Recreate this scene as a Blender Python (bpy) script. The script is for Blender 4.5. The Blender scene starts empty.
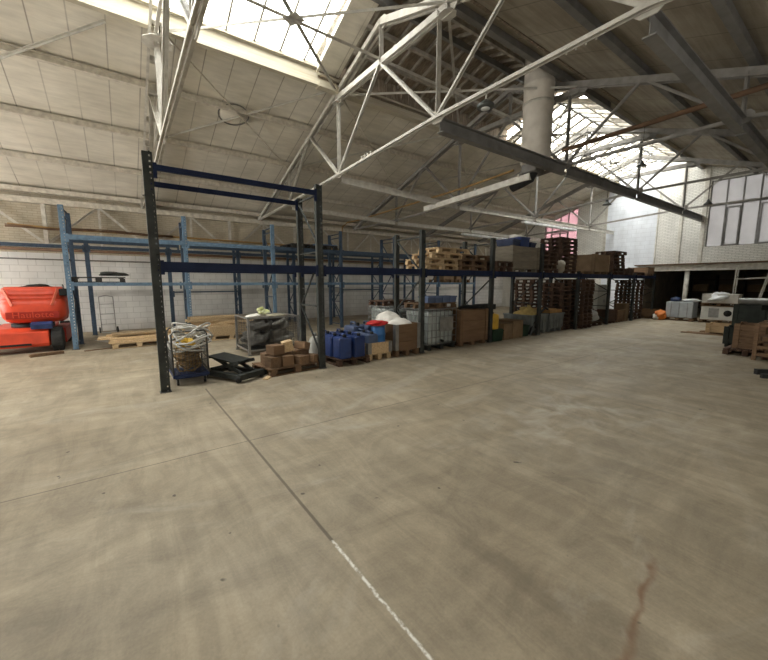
import bpy, math, random
from mathutils import Vector, Matrix
sc = bpy.context.scene
col = sc.collection
PI = math.pi

# ---------------------------------------------------------------- camera, world, exposure
cd = bpy.data.cameras.new('camera'); cam = bpy.data.objects.new('camera', cd); col.objects.link(cam)
cam.location = (0, 0, 1.75)
cam.rotation_euler = (math.radians(82.5), 0, math.radians(53.75))
cd.sensor_fit = 'HORIZONTAL'; cd.sensor_width = 36.0; cd.lens = 361 / 768 * 36
cd.clip_start = 0.05; cd.clip_end = 200
sc.camera = cam
w = bpy.data.worlds.new('overcast_sky'); sc.world = w; w.use_nodes = True
bg = w.node_tree.nodes['Background']
bg.inputs['Color'].default_value = (1.0, 0.965, 0.90, 1)
SKY = 9.0
bg.inputs['Strength'].default_value = SKY
sc.view_settings.view_transform = 'Standard'; sc.view_settings.look = 'None'
sc.view_settings.gamma = 1.0; sc.view_settings.use_curve_mapping = False
sc.view_settings.exposure = 1.12
try:
    sc.cycles.max_bounces = 9; sc.cycles.diffuse_bounces = 6; sc.cycles.transparent_max_bounces = 16
    sc.cycles.caustics_reflective = False; sc.cycles.caustics_refractive = False
except Exception:
    pass

# ---------------------------------------------------------------- dimensions
XW, XR, YN, YE = -16.5, 2.0, -9.0, 23.0            # left wall, right wall, near wall, end wall
RX, RZ, RS = -7.25, 7.85, 0.335                    # ridge x, z of the ceiling plane there, slope
def roofz(x): return RZ - RS * abs(x - RX)

# portals: the roof lights and windows that let the sky in
def portal(name, c, normal, sx, sy, xdir):
    ld = bpy.data.lights.new(name, 'AREA'); ld.shape = 'RECTANGLE'; ld.size = sx; ld.size_y = sy
    ld.cycles.is_portal = True
    o = bpy.data.objects.new(name, ld); col.objects.link(o)
    z = -Vector(normal).normalized(); x = Vector(xdir).normalized(); y = z.cross(x)
    o.matrix_world = Matrix.Translation(c) @ Matrix((x, y, z)).transposed().to_4x4()
    o['kind'] = 'helper'
sl = math.hypot(2.0, .8)
portal('skylight_portal', (-8.25, -2.2, 7.85), (.8, 0, -2.0), 13.6, sl, (0, 1, 0))
portal('skylight_portal', (-8.25, 17.9, 7.85), (.8, 0, -2.0), 10.2, sl, (0, 1, 0))
portal('skylight_portal', (-6.35, 17.9, 7.9), (-.8, 0, -2.0), 10.2, sl, (0, 1, 0))
portal('window_portal', (-3.3, 22.95, 5.0), (0, -1, 0), 4.0, 3.4, (1, 0, 0))
portal('window_portal', (-12.6, YN + .05, 2.35), (0, 1, 0), 7.0, 3.9, (1, 0, 0))  # sky through the unseen near window added for light
portal('window_portal', (XR - .05, .5, 3.35), (-1, 0, 0), 17.0, 2.1, (0, 1, 0))  # sky through the unseen right window added for light

# ---------------------------------------------------------------- materials
MAT = {}
def N(nt, t, **k):
    n = nt.nodes.new(t)
    for a, b in k.items(): setattr(n, a, b)
    return n
def mat(name, c, rough=.7, metal=0., c2=None, scale=4., amt=.5, bump=0., rnd=0., detail=6., stretch=None, spec=.3):
    if name in MAT: return MAT[name]
    m = bpy.data.materials.new(name); m.use_nodes = True; nt = m.node_tree; b = nt.nodes['Principled BSDF']
    b.inputs['Roughness'].default_value = rough; b.inputs['Metallic'].default_value = metal
    b.inputs['Specular IOR Level'].default_value = spec
    c2 = c2 or tuple(x * .6 for x in c)
    tc = N(nt, 'ShaderNodeTexCoord'); mp = N(nt, 'ShaderNodeMapping')
    if stretch: mp.inputs['Scale'].default_value = stretch
    nt.links.new(tc.outputs['Object'], mp.inputs['Vector'])
    no = N(nt, 'ShaderNodeTexNoise'); no.inputs['Scale'].default_value = scale; no.inputs['Detail'].default_value = detail
    nt.links.new(mp.outputs['Vector'], no.inputs['Vector'])
    cr = N(nt, 'ShaderNodeValToRGB'); cr.color_ramp.elements[0].position = .5 - .25 * amt - .08; cr.color_ramp.elements[1].position = .5 + .25 * amt
    cr.color_ramp.elements[0].color = (*c2, 1); cr.color_ramp.elements[1].color = (*c, 1)
    nt.links.new(no.outputs['Fac'], cr.inputs['Fac'])
    out = cr.outputs['Color']
    if rnd:
        oi = N(nt, 'ShaderNodeObjectInfo'); hs = N(nt, 'ShaderNodeHueSaturation')
        mr = N(nt, 'ShaderNodeMapRange'); mr.inputs['To Min'].default_value = 1 - rnd; mr.inputs['To Max'].default_value = 1 + rnd
        nt.links.new(oi.outputs['Random'], mr.inputs['Value']); nt.links.new(mr.outputs['Result'], hs.inputs['Value'])
        nt.links.new(out, hs.inputs['Color']); out = hs.outputs['Color']
    nt.links.new(out, b.inputs['Base Color'])
    if bump:
        bp = N(nt, 'ShaderNodeBump'); bp.inputs['Strength'].default_value = bump; bp.inputs['Distance'].default_value = .02
        nt.links.new(no.outputs['Fac'], bp.inputs['Height']); nt.links.new(bp.outputs['Normal'], b.inputs['Normal'])
    MAT[name] = m
    return m
def glass(name, tint, clear, rough=.3, veil=(.6, .62, .62)):
    m = bpy.data.materials.new(name); m.use_nodes = True; nt = m.node_tree; nt.nodes.clear()
    o = N(nt, 'ShaderNodeOutputMaterial'); tr = N(nt, 'ShaderNodeBsdfTransparent'); tr.inputs['Color'].default_value = (*tint, 1)
    gl = N(nt, 'ShaderNodeBsdfDiffuse'); gl.inputs['Color'].default_value = (*veil, 1)
    tc = N(nt, 'ShaderNodeTexCoord'); no = N(nt, 'ShaderNodeTexNoise'); no.inputs['Scale'].default_value = 1.5; no.inputs['Detail'].default_value = 5
    nt.links.new(tc.outputs['Object'], no.inputs['Vector'])
    mr = N(nt, 'ShaderNodeMapRange'); mr.inputs['To Min'].default_value = 1 - clear; mr.inputs['To Max'].default_value = min(1, (1 - clear) * 1.5 + .02)
    nt.links.new(no.outputs['Fac'], mr.inputs['Value'])
    mx = N(nt, 'ShaderNodeMixShader'); nt.links.new(mr.outputs['Result'], mx.inputs['Fac'])
    nt.links.new(tr.outputs[0], mx.inputs[1]); nt.links.new(gl.outputs[0], mx.inputs[2]); nt.links.new(mx.outputs[0], o.inputs['Surface'])
    MAT[name] = m
    return m

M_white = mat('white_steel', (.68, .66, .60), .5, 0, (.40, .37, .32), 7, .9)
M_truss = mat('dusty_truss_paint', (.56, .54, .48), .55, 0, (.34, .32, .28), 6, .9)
M_backtr = mat('grey_truss_paint', (.30, .285, .26), .55, 0, (.18, .17, .155), 6, .9)  # backlit look of the farther trusses, painted into a darker colour
M_darkbeam = mat('grey_beam_paint', (.20, .195, .185), .55, 0, (.12, .115, .105), 4, .9)
M_purlin = mat('purlin_whitewash', (.72, .68, .58), .8, 0, (.42, .38, .32), 9, .9, .3)
M_up = mat('rack_upright_grey', (.062, .066, .062), .6, .1, (.03, .033, .032), 5, .8, spec=.15)
M_foot = mat('foot_plate_steel', (.12, .12, .12), .6, .4)
M_navy = mat('rack_beam_navy', (.016, .027, .072), .55, 0, (.009, .013, .036), 4, .8, spec=.15)
M_bluerk = mat('rack_blue_worn', (.17, .27, .38), .6, .1, (.09, .14, .20), 12, .9)
M_blueod = mat('rack_blue_dark', (.065, .10, .15), .55, .1, (.035, .055, .085), 12, .9)
M_wood = mat('pallet_wood_pale', (.60, .45, .27), .85, 0, (.34, .235, .13), 5, .9, .2, .25, stretch=(1, 6, 6))
M_woodm = mat('pallet_wood_brown', (.23, .145, .085), .85, 0, (.11, .068, .04), 5, .9, .2, .25, stretch=(1, 6, 6))
M_woodd = mat('pallet_wood_dark', (.115, .070, .048), .9, 0, (.055, .033, .023), 5, .9, .2, .3, stretch=(1, 6, 6))
M_crate = mat('crate_plywood', (.21, .13, .075), .8, 0, (.15, .09, .05), 3, .9, .1, .15, stretch=(1, 1, 7))
M_card = mat('cardboard', (.25, .175, .105), .85, 0, (.16, .105, .06), 3, .7, 0, .2)
M_steel = mat('bare_steel', (.34, .34, .33), .4, .7, (.2, .2, .19), 8, .8)
M_wire = mat('dark_wire', (.10, .10, .095), .5, .3)
M_black = mat('black_rubber', (.025, .025, .025), .7, 0, (.012, .012, .012), 8, .8)
M_dark = mat('dark_machine_paint', (.045, .05, .045), .6, .3, (.02, .02, .018), 8, .8)
M_blue = mat('blue_plastic', (.022, .052, .19), .35, 0, (.014, .03, .11), 4, .5, 0, .2, spec=.5)
M_bluedull = mat('blue_grey_plastic', (.10, .14, .24), .45, 0, (.06, .08, .15), 4, .5, 0, .2)
M_red = mat('orange_red_paint', (.74, .075, .028), .4, 0, (.50, .05, .02), 3, .6, spec=.5)
M_redd = mat('red_recess_paint', (.42, .035, .02), .5, 0, (.30, .02, .015), 3, .6)
M_redc = mat('red_plastic', (.55, .03, .03), .5, 0, (.3, .02, .02), 4, .5)
M_sack = mat('white_sack_cloth', (.78, .76, .70), .9, 0, (.55, .52, .47), 6, .8, .4)
M_bag = mat('grey_sacking', (.19, .18, .155), .9, 0, (.08, .075, .065), 6, .9, .6, .3)
M_sackd = mat('dark_sacking', (.12, .115, .10), .9, 0, (.05, .045, .04), 7, .9, .6)
M_ibc = mat('ibc_plastic', (.44, .48, .46), .35, 0, (.32, .35, .34), 3, .8, spec=.5)
M_yel = mat('yellow_plastic', (.75, .48, .06), .5, 0, (.45, .27, .04), 6, .8)
M_foam = mat('yellow_foam', (.70, .55, .22), .9, 0, (.40, .28, .10), 8, .9, .5)
M_green = mat('green_plastic', (.018, .05, .028), .6, 0, (.01, .028, .015), 4, .6)
M_greybox = mat('grey_plastic_bin', (.20, .22, .215), .6, 0, (.13, .14, .14), 4, .7, 0, .1)
M_hose = mat('grey_hose', (.62, .61, .57), .5, 0, (.38, .37, .34), 10, .8)
M_brownst = mat('brown_tangle', (.34, .22, .10), .8, 0, (.09, .06, .03), 14, .9)
M_pipe = mat('rusty_pipe', (.17, .10, .06), .7, .2, (.09, .055, .035), 6, .9)
M_wpipe = mat('ochre_pipe', (.42, .27, .10), .6, .1, (.25, .15, .06), 6, .9)
M_grn = mat('greyish_cabinet', (.42, .42, .38), .5, .1, (.32, .32, .29), 3, .6)
M_wrap = mat('plastic_wrap', (.72, .74, .74), .3, 0, (.42, .44, .45), 5, .9, .4, spec=.6)
M_orange = mat('orange_plastic', (.80, .25, .05), .5, 0, (.5, .14, .03), 4, .7)
M_duct = mat('lagged_duct', (.66, .62, .55), .85, 0, (.46, .42, .36), 3, .9, .3)
M_lamp = mat('lamp_shade_enamel', (.08, .085, .08), .5, .2)
M_dirt = mat('debris_grey', (.55, .53, .48), .9, 0, (.35, .33, .30), 5, .8)
M_fascia = mat('cream_boards', (.50, .46, .36), .7, 0, (.38, .335, .25), 3, .8, stretch=(1, .3, 8))
M_tile = mat('roof_lining_boards', (.30, .25, .19), .9, 0, (.13, .10, .075), 6, .9, .3, stretch=(1, 3, 1))
M_batten = mat('roof_battens', (.42, .39, .33), .85, 0, (.22, .20, .17), 6, .9)
M_clay = mat('clay_tile', (.40, .27, .23), .85, 0, (.26, .17, .14), 6, .9)
G_sky = glass('skylight_glass', (.97, .99, 1), .90)
G_pink = glass('pink_film_glass', (.27, .20, .215), .8, veil=(.75, .62, .66))
G_frost = glass('frosted_glass', (.205, .205, .208), .70, veil=(.60, .58, .58))
G_addnear = glass('clear_door_glass', (.90, .90, .90), .92)  # for the added window behind the camera
G_addright = glass('dusty_glass', (.36, .36, .36), .9)  # for the added right window, tinted to weaken its light

def slab_material(name, kind):
    """plaster ceiling, brick and block walls, concrete floor: patterns in world (object) coordinates"""
    m = bpy.data.materials.new(name); m.use_nodes = True; nt = m.node_tree; b = nt.nodes['Principled BSDF']
    L = nt.links.new
    tc = N(nt, 'ShaderNodeTexCoord'); sx = N(nt, 'ShaderNodeSeparateXYZ'); L(tc.outputs['Object'], sx.inputs[0])
    def math_(op, a, bb=None, c=None):
        n = N(nt, 'ShaderNodeMath', operation=op)
        for i, v in enumerate((a, bb, c)):
            if v is None: continue
            if isinstance(v, (int, float)): n.inputs[i].default_value = v
            else: L(v, n.inputs[i])
        return n.outputs[0]
    def noise(scale, detail=6, stretch=(1, 1, 1), rot=(0, 0, 0), rough=.55, dist=0.):
        mp = N(nt, 'ShaderNodeMapping'); mp.inputs['Scale'].default_value = stretch; mp.inputs['Rotation'].default_value = rot
        L(tc.outputs['Object'], mp.inputs[0]); n = N(nt, 'ShaderNodeTexNoise'); n.inputs['Scale'].default_value = scale
        n.inputs['Detail'].default_value = detail; n.inputs['Roughness'].default_value = rough; n.inputs['Distortion'].default_value = dist
        L(mp.outputs[0], n.inputs['Vector']); return n.outputs['Fac']
    def ramp(f, p0, c0, p1, c1):
        r = N(nt, 'ShaderNodeValToRGB'); e = r.color_ramp.elements; e[0].position = p0; e[1].position = p1
        e[0].color = (*c0, 1) if not isinstance(c0, (int, float)) else (c0, c0, c0, 1); e[1].color = (*c1, 1) if not isinstance(c1, (int, float)) else (c1, c1, c1, 1)
        L(f, r.inputs[0]); return r.outputs[0]
    def mix(f, a, bb, t='MIX'):
        n = N(nt, 'ShaderNodeMix', data_type='RGBA', blend_type=t)
        if isinstance(f, (int, float)): n.inputs['Factor'].default_value = f
        else: L(f, n.inputs['Factor'])
        for i, v in ((6, a), (7, bb)):
            if isinstance(v, tuple): n.inputs[i].default_value = (*v, 1)
            else: L(v, n.inputs[i])
        return n.outputs[2]
    def line(coord, at, half, soft=.004):      # 1 on the line |coord-at|<half
        d = math_('ABSOLUTE', math_('SUBTRACT', coord, at)); mr = N(nt, 'ShaderNodeMapRange')
        mr.inputs['From Min'].default_value = half; mr.inputs['From Max'].default_value = half + soft
        mr.inputs['To Min'].default_value = 1; mr.inputs['To Max'].default_value = 0; L(d, mr.inputs[0]); return mr.outputs[0]
    X, Y, Z = sx.outputs
    def bricks(u, v, c1, c2, mortar, bw, bh, ms=.012):
        cx = N(nt, 'ShaderNodeCombineXYZ'); L(u, cx.inputs[0]); L(v, cx.inputs[1])
        br = N(nt, 'ShaderNodeTexBrick'); L(cx.outputs[0], br.inputs['Vector']); br.inputs['Scale'].default_value = 1
        br.inputs['Brick Width'].default_value = bw; br.inputs['Row Height'].default_value = bh; br.inputs['Mortar Size'].default_value = ms
        br.inputs['Color1'].default_value = (*c1, 1); br.inputs['Color2'].default_value = (*c2, 1); br.inputs['Mortar'].default_value = (*mortar, 1)
        return br.outputs['Color']
    def bumpit(h, s=.4, d=.02):
        bp = N(nt, 'ShaderNodeBump'); bp.inputs['Strength'].default_value = s; bp.inputs['Distance'].default_value = d
        L(h, bp.inputs['Height']); L(bp.outputs[0], b.inputs['Normal'])
    b.inputs['Specular IOR Level'].default_value = .25
    if kind == 'floor':
        base = ramp(noise(.35, 8, dist=.6), .30, (.270, .222, .152), .72, (.380, .325, .236))
        fine = ramp(noise(2.6, 12, (1, .5, 1), (0, 0, .6), .72, .6), .38, .78, .64, 1.12)
        sc1 = ramp(noise(1.6, 11, (.4, 2.0, 1), (0, 0, .35), .7, 1.2), .42, .86, .58, 1.05)
        c = mix(1, base, fine, 'MULTIPLY'); c = mix(1, c, sc1, 'MULTIPLY')
        gr = ramp(noise(60, 2), .3, .93, .7, 1.05); c = mix(1, c, gr, 'MULTIPLY')
        # pale worn patches and brown stains
        c = mix(math_('MULTIPLY', ramp(noise(.8, 10, (1, .5, 1), (0, 0, 1.0), .7, 1.2), .56, 0., .70, 1.), .35), c, (.52, .49, .42))
        c = mix(math_('MULTIPLY', ramp(noise(.55, 10, (2.2, .6, 1), (0, 0, .2), .7, 1.0), .58, 0., .70, 1.), .30), c, (.22, .18, .13))
        # rust trail in front of the camera
        wob = math_('ADD', X, math_('MULTIPLY', math_('SUBTRACT', noise(2.5, 3), .5), .22))
        wob = math_('SUBTRACT', wob, math_('MULTIPLY', math_('SUBTRACT', Y, 2.2), -.15))
        rust = math_('MULTIPLY', line(wob, -.92 + .32, .004, .028), line(Y, 2.12, .40, .15))
        rust = math_('MULTIPLY', rust, ramp(noise(5, 6), .30, .25, .6, 1.))
        c = mix(math_('MULTIPLY', rust, .75), c, (.17, .085, .045))
        sk = math_('MULTIPLY', math_('MULTIPLY', line(math_('ADD', Y, math_('MULTIPLY', math_('SUBTRACT', noise(3, 4), .5), .1)), 1.80, .035, .05), line(X, -1.15, .30, .12)), ramp(noise(5, 6), .3, .3, .6, 1.))
        c = mix(math_('MULTIPLY', sk, .5), c, (.13, .105, .075))
        pl = math_('MULTIPLY', math_('MULTIPLY', line(X, -2.2, .2, 1.1), line(Y, 4.7, .4, 1.6)), ramp(noise(2.2, 10, dist=1.), .45, 0., .65, 1.))
        c = mix(math_('MULTIPLY', pl, .45), c, (.55, .52, .45))
        # joints
        wx = math_('ADD', Y, math_('MULTIPLY', noise(3, 2), .012))
        wy = math_('ADD', X, math_('MULTIPLY', noise(3, 2), .012))
        j1 = math_('MULTIPLY', line(wx, 1.056, .008, .008), line(X, -4.24, 2.2, .02))
        j2 = line(wy, -3.975, .004, .006)
        j3 = line(wx, 5.9, .004, .006)
        c = mix(math_('MULTIPLY', math_('MAXIMUM', j1, math_('MAXIMUM', j2, math_('MULTIPLY', j3, .3))), .7), c, (.07, .055, .04))
        ch = math_('MULTIPLY', line(math_('ADD', wx, math_('MULTIPLY', math_('SUBTRACT', noise(18, 4), .5), .02)), 1.056, .004, .010), line(X, -1.0, 1.02, .02))
        ch = math_('MULTIPLY', ch, ramp(noise(30, 5), .38, .1, .56, 1.))
        c = mix(ch, c, (.74, .72, .66))
        # oil drips
        oil = ramp(noise(6.5, 2), .73, 0., .76, 1.)
        c = mix(math_('MULTIPLY', oil, .8), c, (.06, .05, .04))
        L(c, b.inputs['Base Color'])
        rr = ramp(noise(1.3, 6), .3, .50, .7, .72); L(rr, b.inputs['Roughness']); b.inputs['Specular IOR Level'].default_value = .35
        bumpit(noise(35, 4), .12, .004)
    elif kind == 'ceiling':
        base = ramp(noise(.7, 8, (1, 1, 1)), .35, (.62, .585, .50), .7, (.76, .72, .63))
        st = ramp(noise(2.6, 8, (3, .5, 1), (0, 0, 0), .6, .3), .35, .88, .62, 1.04)
        c = mix(1, base, st, 'MULTIPLY')
        fr = math_('FRACT', math_('ADD', math_('DIVIDE', Y, .615), .15)); j = line(fr, .5, .012, .014)
        j = math_('MULTIPLY', j, ramp(noise(.5, 3), .35, .12, .6, .6))
        c = mix(j, c, (.12, .10, .075)); L(c, b.inputs['Base Color']); b.inputs['Roughness'].default_value = .85
        bumpit(noise(9, 6), .25, .01)
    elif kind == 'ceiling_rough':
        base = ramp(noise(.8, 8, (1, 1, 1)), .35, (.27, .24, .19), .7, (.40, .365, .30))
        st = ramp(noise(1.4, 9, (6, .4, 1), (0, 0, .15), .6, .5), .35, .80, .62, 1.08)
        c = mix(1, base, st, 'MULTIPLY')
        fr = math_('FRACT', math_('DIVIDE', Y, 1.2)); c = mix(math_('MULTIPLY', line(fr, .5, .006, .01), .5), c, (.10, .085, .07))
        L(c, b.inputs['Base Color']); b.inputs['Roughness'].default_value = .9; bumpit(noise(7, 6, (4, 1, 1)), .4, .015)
    elif kind == 'wall_left':
        up = bricks(Y, Z, (.58, .52, .41), (.50, .45, .35), (.44, .39, .30), .24, .075, .010)
        lo = bricks(Y, Z, (.82, .82, .80), (.77, .77, .75), (.62, .62, .60), .42, .21, .010)
        st = math_('GREATER_THAN', Z, 2.72)
        c = mix(st, lo, up)
        band = math_('MULTIPLY', line(Z, 1.36, .07, .06), ramp(noise(.8, 4, (1, 1, 4)), .35, .2, .6, .8))
        c = mix(math_('MULTIPLY', band, .55), c, (.22, .21, .19))
        low = N(nt, 'ShaderNodeMapRange'); low.inputs['From Min'].default_value = .05; low.inputs['From Max'].default_value = .5; low.inputs['To Min'].default_value = .45; low.inputs['To Max'].default_value = 0
        L(Z, low.inputs[0]); c = mix(math_('MULTIPLY', low.outputs[0], ramp(noise(2, 6), .3, .4, .7, 1.)), c, (.30, .26, .21))
        dirt = ramp(noise(.9, 8, (1, 1, .5)), .35, .80, .62, 1.03); c = mix(1, c, dirt, 'MULTIPLY')
        L(c, b.inputs['Base Color']); b.inputs['Roughness'].default_value = .85; bumpit(noise(12, 5), .3, .01)
    elif kind in ('wall_end', 'wall_plain'):
        k = .24, .075
        cream = bricks(X, Z, (.83, .82, .77), (.75, .74, .69), (.56, .55, .51), k[0], k[1], .014)
        blu = bricks(X, Z, (.80, .84, .90), (.76, .80, .86), (.68, .71, .76), .44, .22, .010)
        f = math_('MULTIPLY', math_('GREATER_THAN', X, -9.75), math_('LESS_THAN', X, -7.2))
        c = mix(f, cream, blu)
        dirt = ramp(noise(1.2, 8, (1, 1, .5)), .35, .82, .62, 1.03); c = mix(1, c, dirt, 'MULTIPLY')
        L(c, b.inputs['Base Color']); b.inputs['Roughness'].default_value = .8; bumpit(noise(12, 5), .4, .012)
    MAT[name] = m
    return m
M_floor = slab_material('concrete_floor', 'floor')
M_ceil = slab_material('plaster_ceiling', 'ceiling')
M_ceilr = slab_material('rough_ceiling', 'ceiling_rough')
M_wl = slab_material('painted_block_wall', 'wall_left')
M_we = slab_material('painted_brick_wall', 'wall_end')
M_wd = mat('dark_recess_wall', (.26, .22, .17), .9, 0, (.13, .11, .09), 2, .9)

# ---------------------------------------------------------------- mesh helpers
class MB:
    def __init__(s): s.v = []; s.f = []; s.sm = []
    def add(s, vs, fs, smooth=False):
        b = len(s.v); s.v += [tuple(v) for v in vs]; s.f += [tuple(b + i for i in f) for f in fs]; s.sm += [smooth] * len(fs); return s
    def box(s, c, d, rz=0., rx=0., ry=0.):
        R = Matrix.Rotation(rz, 3, 'Z') @ Matrix.Rotation(ry, 3, 'Y') @ Matrix.Rotation(rx, 3, 'X'); c = Vector(c)
        vs = [c + R @ Vector((x * d[0] / 2, y * d[1] / 2, z * d[2] / 2)) for x in (-1, 1) for y in (-1, 1) for z in (-1, 1)]
        return s.add(vs, [(0, 1, 3, 2), (4, 6, 7, 5), (0, 4, 5, 1), (2, 3, 7, 6), (0, 2, 6, 4), (1, 5, 7, 3)])
    def b2(s, a, b):
        return s.box([(p + q) / 2 for p, q in zip(a, b)], [abs(q - p) for p, q in zip(a, b)])
    def seg(s, p, q, wd, ht, up=(0, 0, 1)):
        p, q = Vector(p), Vector(q); d = (q - p).normalized(); u = Vector(up)
        if abs(d.dot(u)) > .98: u = Vector((1, 0, 0))
        r = d.cross(u).normalized(); u = r.cross(d)
        vs = [e + r * (a * wd / 2) + u * (b * ht / 2) for e in (p, q) for a, b in ((-1, -1), (1, -1), (1, 1), (-1, 1))]
        return s.add(vs, [(0, 1, 2, 3), (7, 6, 5, 4), (0, 4, 5, 1), (1, 5, 6, 2), (2, 6, 7, 3), (3, 7, 4, 0)])
    def angle(s, p, q, a, t=.012, up=(0, 0, 1), off=(0, 0, 0)):
        "an L-shaped rolled steel angle"
        p, q = Vector(p) + Vector(off), Vector(q) + Vector(off); d = (q - p).normalized(); u = Vector(up)
        if abs(d.dot(u)) > .98: u = Vector((1, 0, 0))
        r = d.cross(u).normalized(); u = r.cross(d)
        s.seg(p + u * (a / 2), q + u * (a / 2), a, t, u); s.seg(p + r * (a / 2), q + r * (a / 2), t, a, u); return s
    def ibeam(s, p, q, b, h, t=.014):
        p, q = Vector(p), Vector(q); z = Vector((0, 0, 1)); d = (q - p).normalized(); r = d.cross(z).normalized(); u = r.cross(d)
        s.seg(p, q, t, h); s.seg(p + u * (h / 2), q + u * (h / 2), b, t * 1.4); s.seg(p - u * (h / 2), q - u * (h / 2), b, t * 1.4); return s
    def tube(s, pts, r, n=8, close=False):
        pts = [Vector(p) for p in pts]; rings = []; m = len(pts)
        u = None
        for i, p in enumerate(pts):
            d = (pts[min(i + 1, m - 1)] - pts[max(i - 1, 0)]).normalized() if not close else (pts[(i + 1) % m] - pts[i - 1]).normalized()
            if u is None:
                u = Vector((0, 0, 1)) if abs(d.z) < .9 else Vector((1, 0, 0))
            u = (u - d * u.dot(d)).normalized(); w_ = d.cross(u)
            rr = r[i] if isinstance(r, (list, tuple)) else r
            rings.append([p + (u * math.cos(2 * PI * k / n) + w_ * math.sin(2 * PI * k / n)) * rr for k in range(n)])
        vs = [v for g in rings for v in g]; fs = []
        for i in range(m if close else m - 1):
            a, b = i * n, ((i + 1) % m) * n
            fs += [(a + k, a + (k + 1) % n, b + (k + 1) % n, b + k) for k in range(n)]
        if not close: fs += [tuple(range(n - 1, -1, -1)), tuple((m - 1) * n + k for k in range(n))]
        return s.add(vs, fs, True)
    def lathe(s, c, prof, n=20, axis='z', sx=1., sy=1.):
        vs = []; fs = []; c = Vector(c)
        for r, z in prof:
            for k in range(n):
                a = 2 * PI * k / n; p = Vector((r * math.cos(a) * sx, r * math.sin(a) * sy, z))
                if axis == 'x': p = Vector((p.z, p.x, p.y))
                if axis == 'y': p = Vector((p.x, p.z, p.y))
                vs.append(c + p)
        for i in range(len(prof) - 1):
            fs += [(i * n + k, i * n + (k + 1) % n, (i + 1) * n + (k + 1) % n, (i + 1) * n + k) for k in range(n)]
        fs += [tuple(range(n - 1, -1, -1)), tuple((len(prof) - 1) * n + k for k in range(n))]
        return s.add(vs, fs, True)
    def prism(s, poly, a, b, axis='y'):
        "poly: 2-D outline; extruded from a to b along the axis"
        n = len(poly)
        def P(u, v, t): return {'y': (u, t, v), 'x': (t, u, v), 'z': (u, v, t)}[axis]
        vs = [P(u, v, a) for u, v in poly] + [P(u, v, b) for u, v in poly]
        fs = [tuple(range(n)), tuple(range(2 * n - 1, n - 1, -1))] + [(i, n + i, n + (i + 1) % n, (i + 1) % n) for i in range(n)]
        return s.add(vs, fs)
    def loft(s, rings, caps=True, smooth=False):
        n = len(rings[0]); vs = [v for r in rings for v in r]; fs = []
        for i in range(len(rings) - 1):
            fs += [(i * n + k, i * n + (k + 1) % n, (i + 1) * n + (k + 1) % n, (i + 1) * n + k) for k in range(n)]
        if caps: fs += [tuple(range(n - 1, -1, -1)), tuple((len(rings) - 1) * n + k for k in range(n))]
        return s.add(vs, fs, smooth)
    def lump(s, c, r, seed=0, rough=.18, flat=.0, n=18, m=11):
        rnd = random.Random(seed); ph = [(rnd.uniform(0, 6.3), rnd.uniform(1, 4), rnd.uniform(1, 4)) for _ in range(6)]
        vs = []; fs = []
        for i in range(m + 1):
            t = PI * i / m
            for k in range(n):
                a = 2 * PI * k / n
                d = 1 + rough * sum(math.sin(p + a * round(f) + t * g * 1.7) for p, f, g in ph) / 2.5
                z = math.cos(t); z = max(z, -1 + flat)
                vs.append((c[0] + r[0] * math.sin(t) * math.cos(a) * d, c[1] + r[1] * math.sin(t) * math.sin(a) * d, c[2] + r[2] * z * (d if z > 0 else 1)))
        for i in range(m): fs += [(i * n + k, i * n + (k + 1) % n, (i + 1) * n + (k + 1) % n, (i + 1) * n + k)[::-1] for k in range(n)]
        return s.add(vs, fs, True)
    def build(s, name, material, parent=None, loc=(0, 0, 0), rz=0., bevel=0.):
        me = bpy.data.meshes.new(name); me.from_pydata([tuple(v) for v in s.v], [], s.f); me.materials.append(material)
        for p, q in zip(me.polygons, s.sm): p.use_smooth = q
        me.validate(); me.update()
        o = bpy.data.objects.new(name, me); col.objects.link(o)
        o.location = loc; o.rotation_euler = (0, 0, rz)
        if parent: o.parent = parent
        if bevel:
            md = o.modifiers.new('bevel', 'BEVEL'); md.width = bevel; md.segments = 2; md.limit_method = 'ANGLE'
        return o
def tag(o, label=None, cat=None, group=None, kind=None):
    if label: o['label'] = label
    if cat: o['category'] = cat
    if group: o['group'] = group
    if kind: o['kind'] = kind
    return o
def thing(name, label, cat, loc=(0, 0, 0), rz=0., group=None):
    o = bpy.data.objects.new(name, None); col.objects.link(o); o.location = loc; o.rotation_euler = (0, 0, rz); o.empty_display_size = .1
    return tag(o, label, cat, group)
def dup(o, loc=None, rz=None, label=None, group=None, parent=None):
    c = o.copy(); col.objects.link(c)
    if parent: c.parent = parent
    for ch in list(o.children): dup(ch, parent=c)
    if loc is not None: c.location = loc
    if rz is not None: c.rotation_euler = (0, 0, rz)
    if label: c['label'] = label
    if group: c['group'] = group
    return c
def struct(o): o['kind'] = 'structure'; return o
ORD = ['first', 'second', 'third', 'fourth', 'fifth', 'sixth', 'seventh', 'eighth', 'ninth', 'tenth']

# ---------------------------------------------------------------- the shell
struct(MB().b2((XW - .3, YN - .3, -.2), (XR + .3, YE + 10, 0)).build('floor', M_floor))
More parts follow.
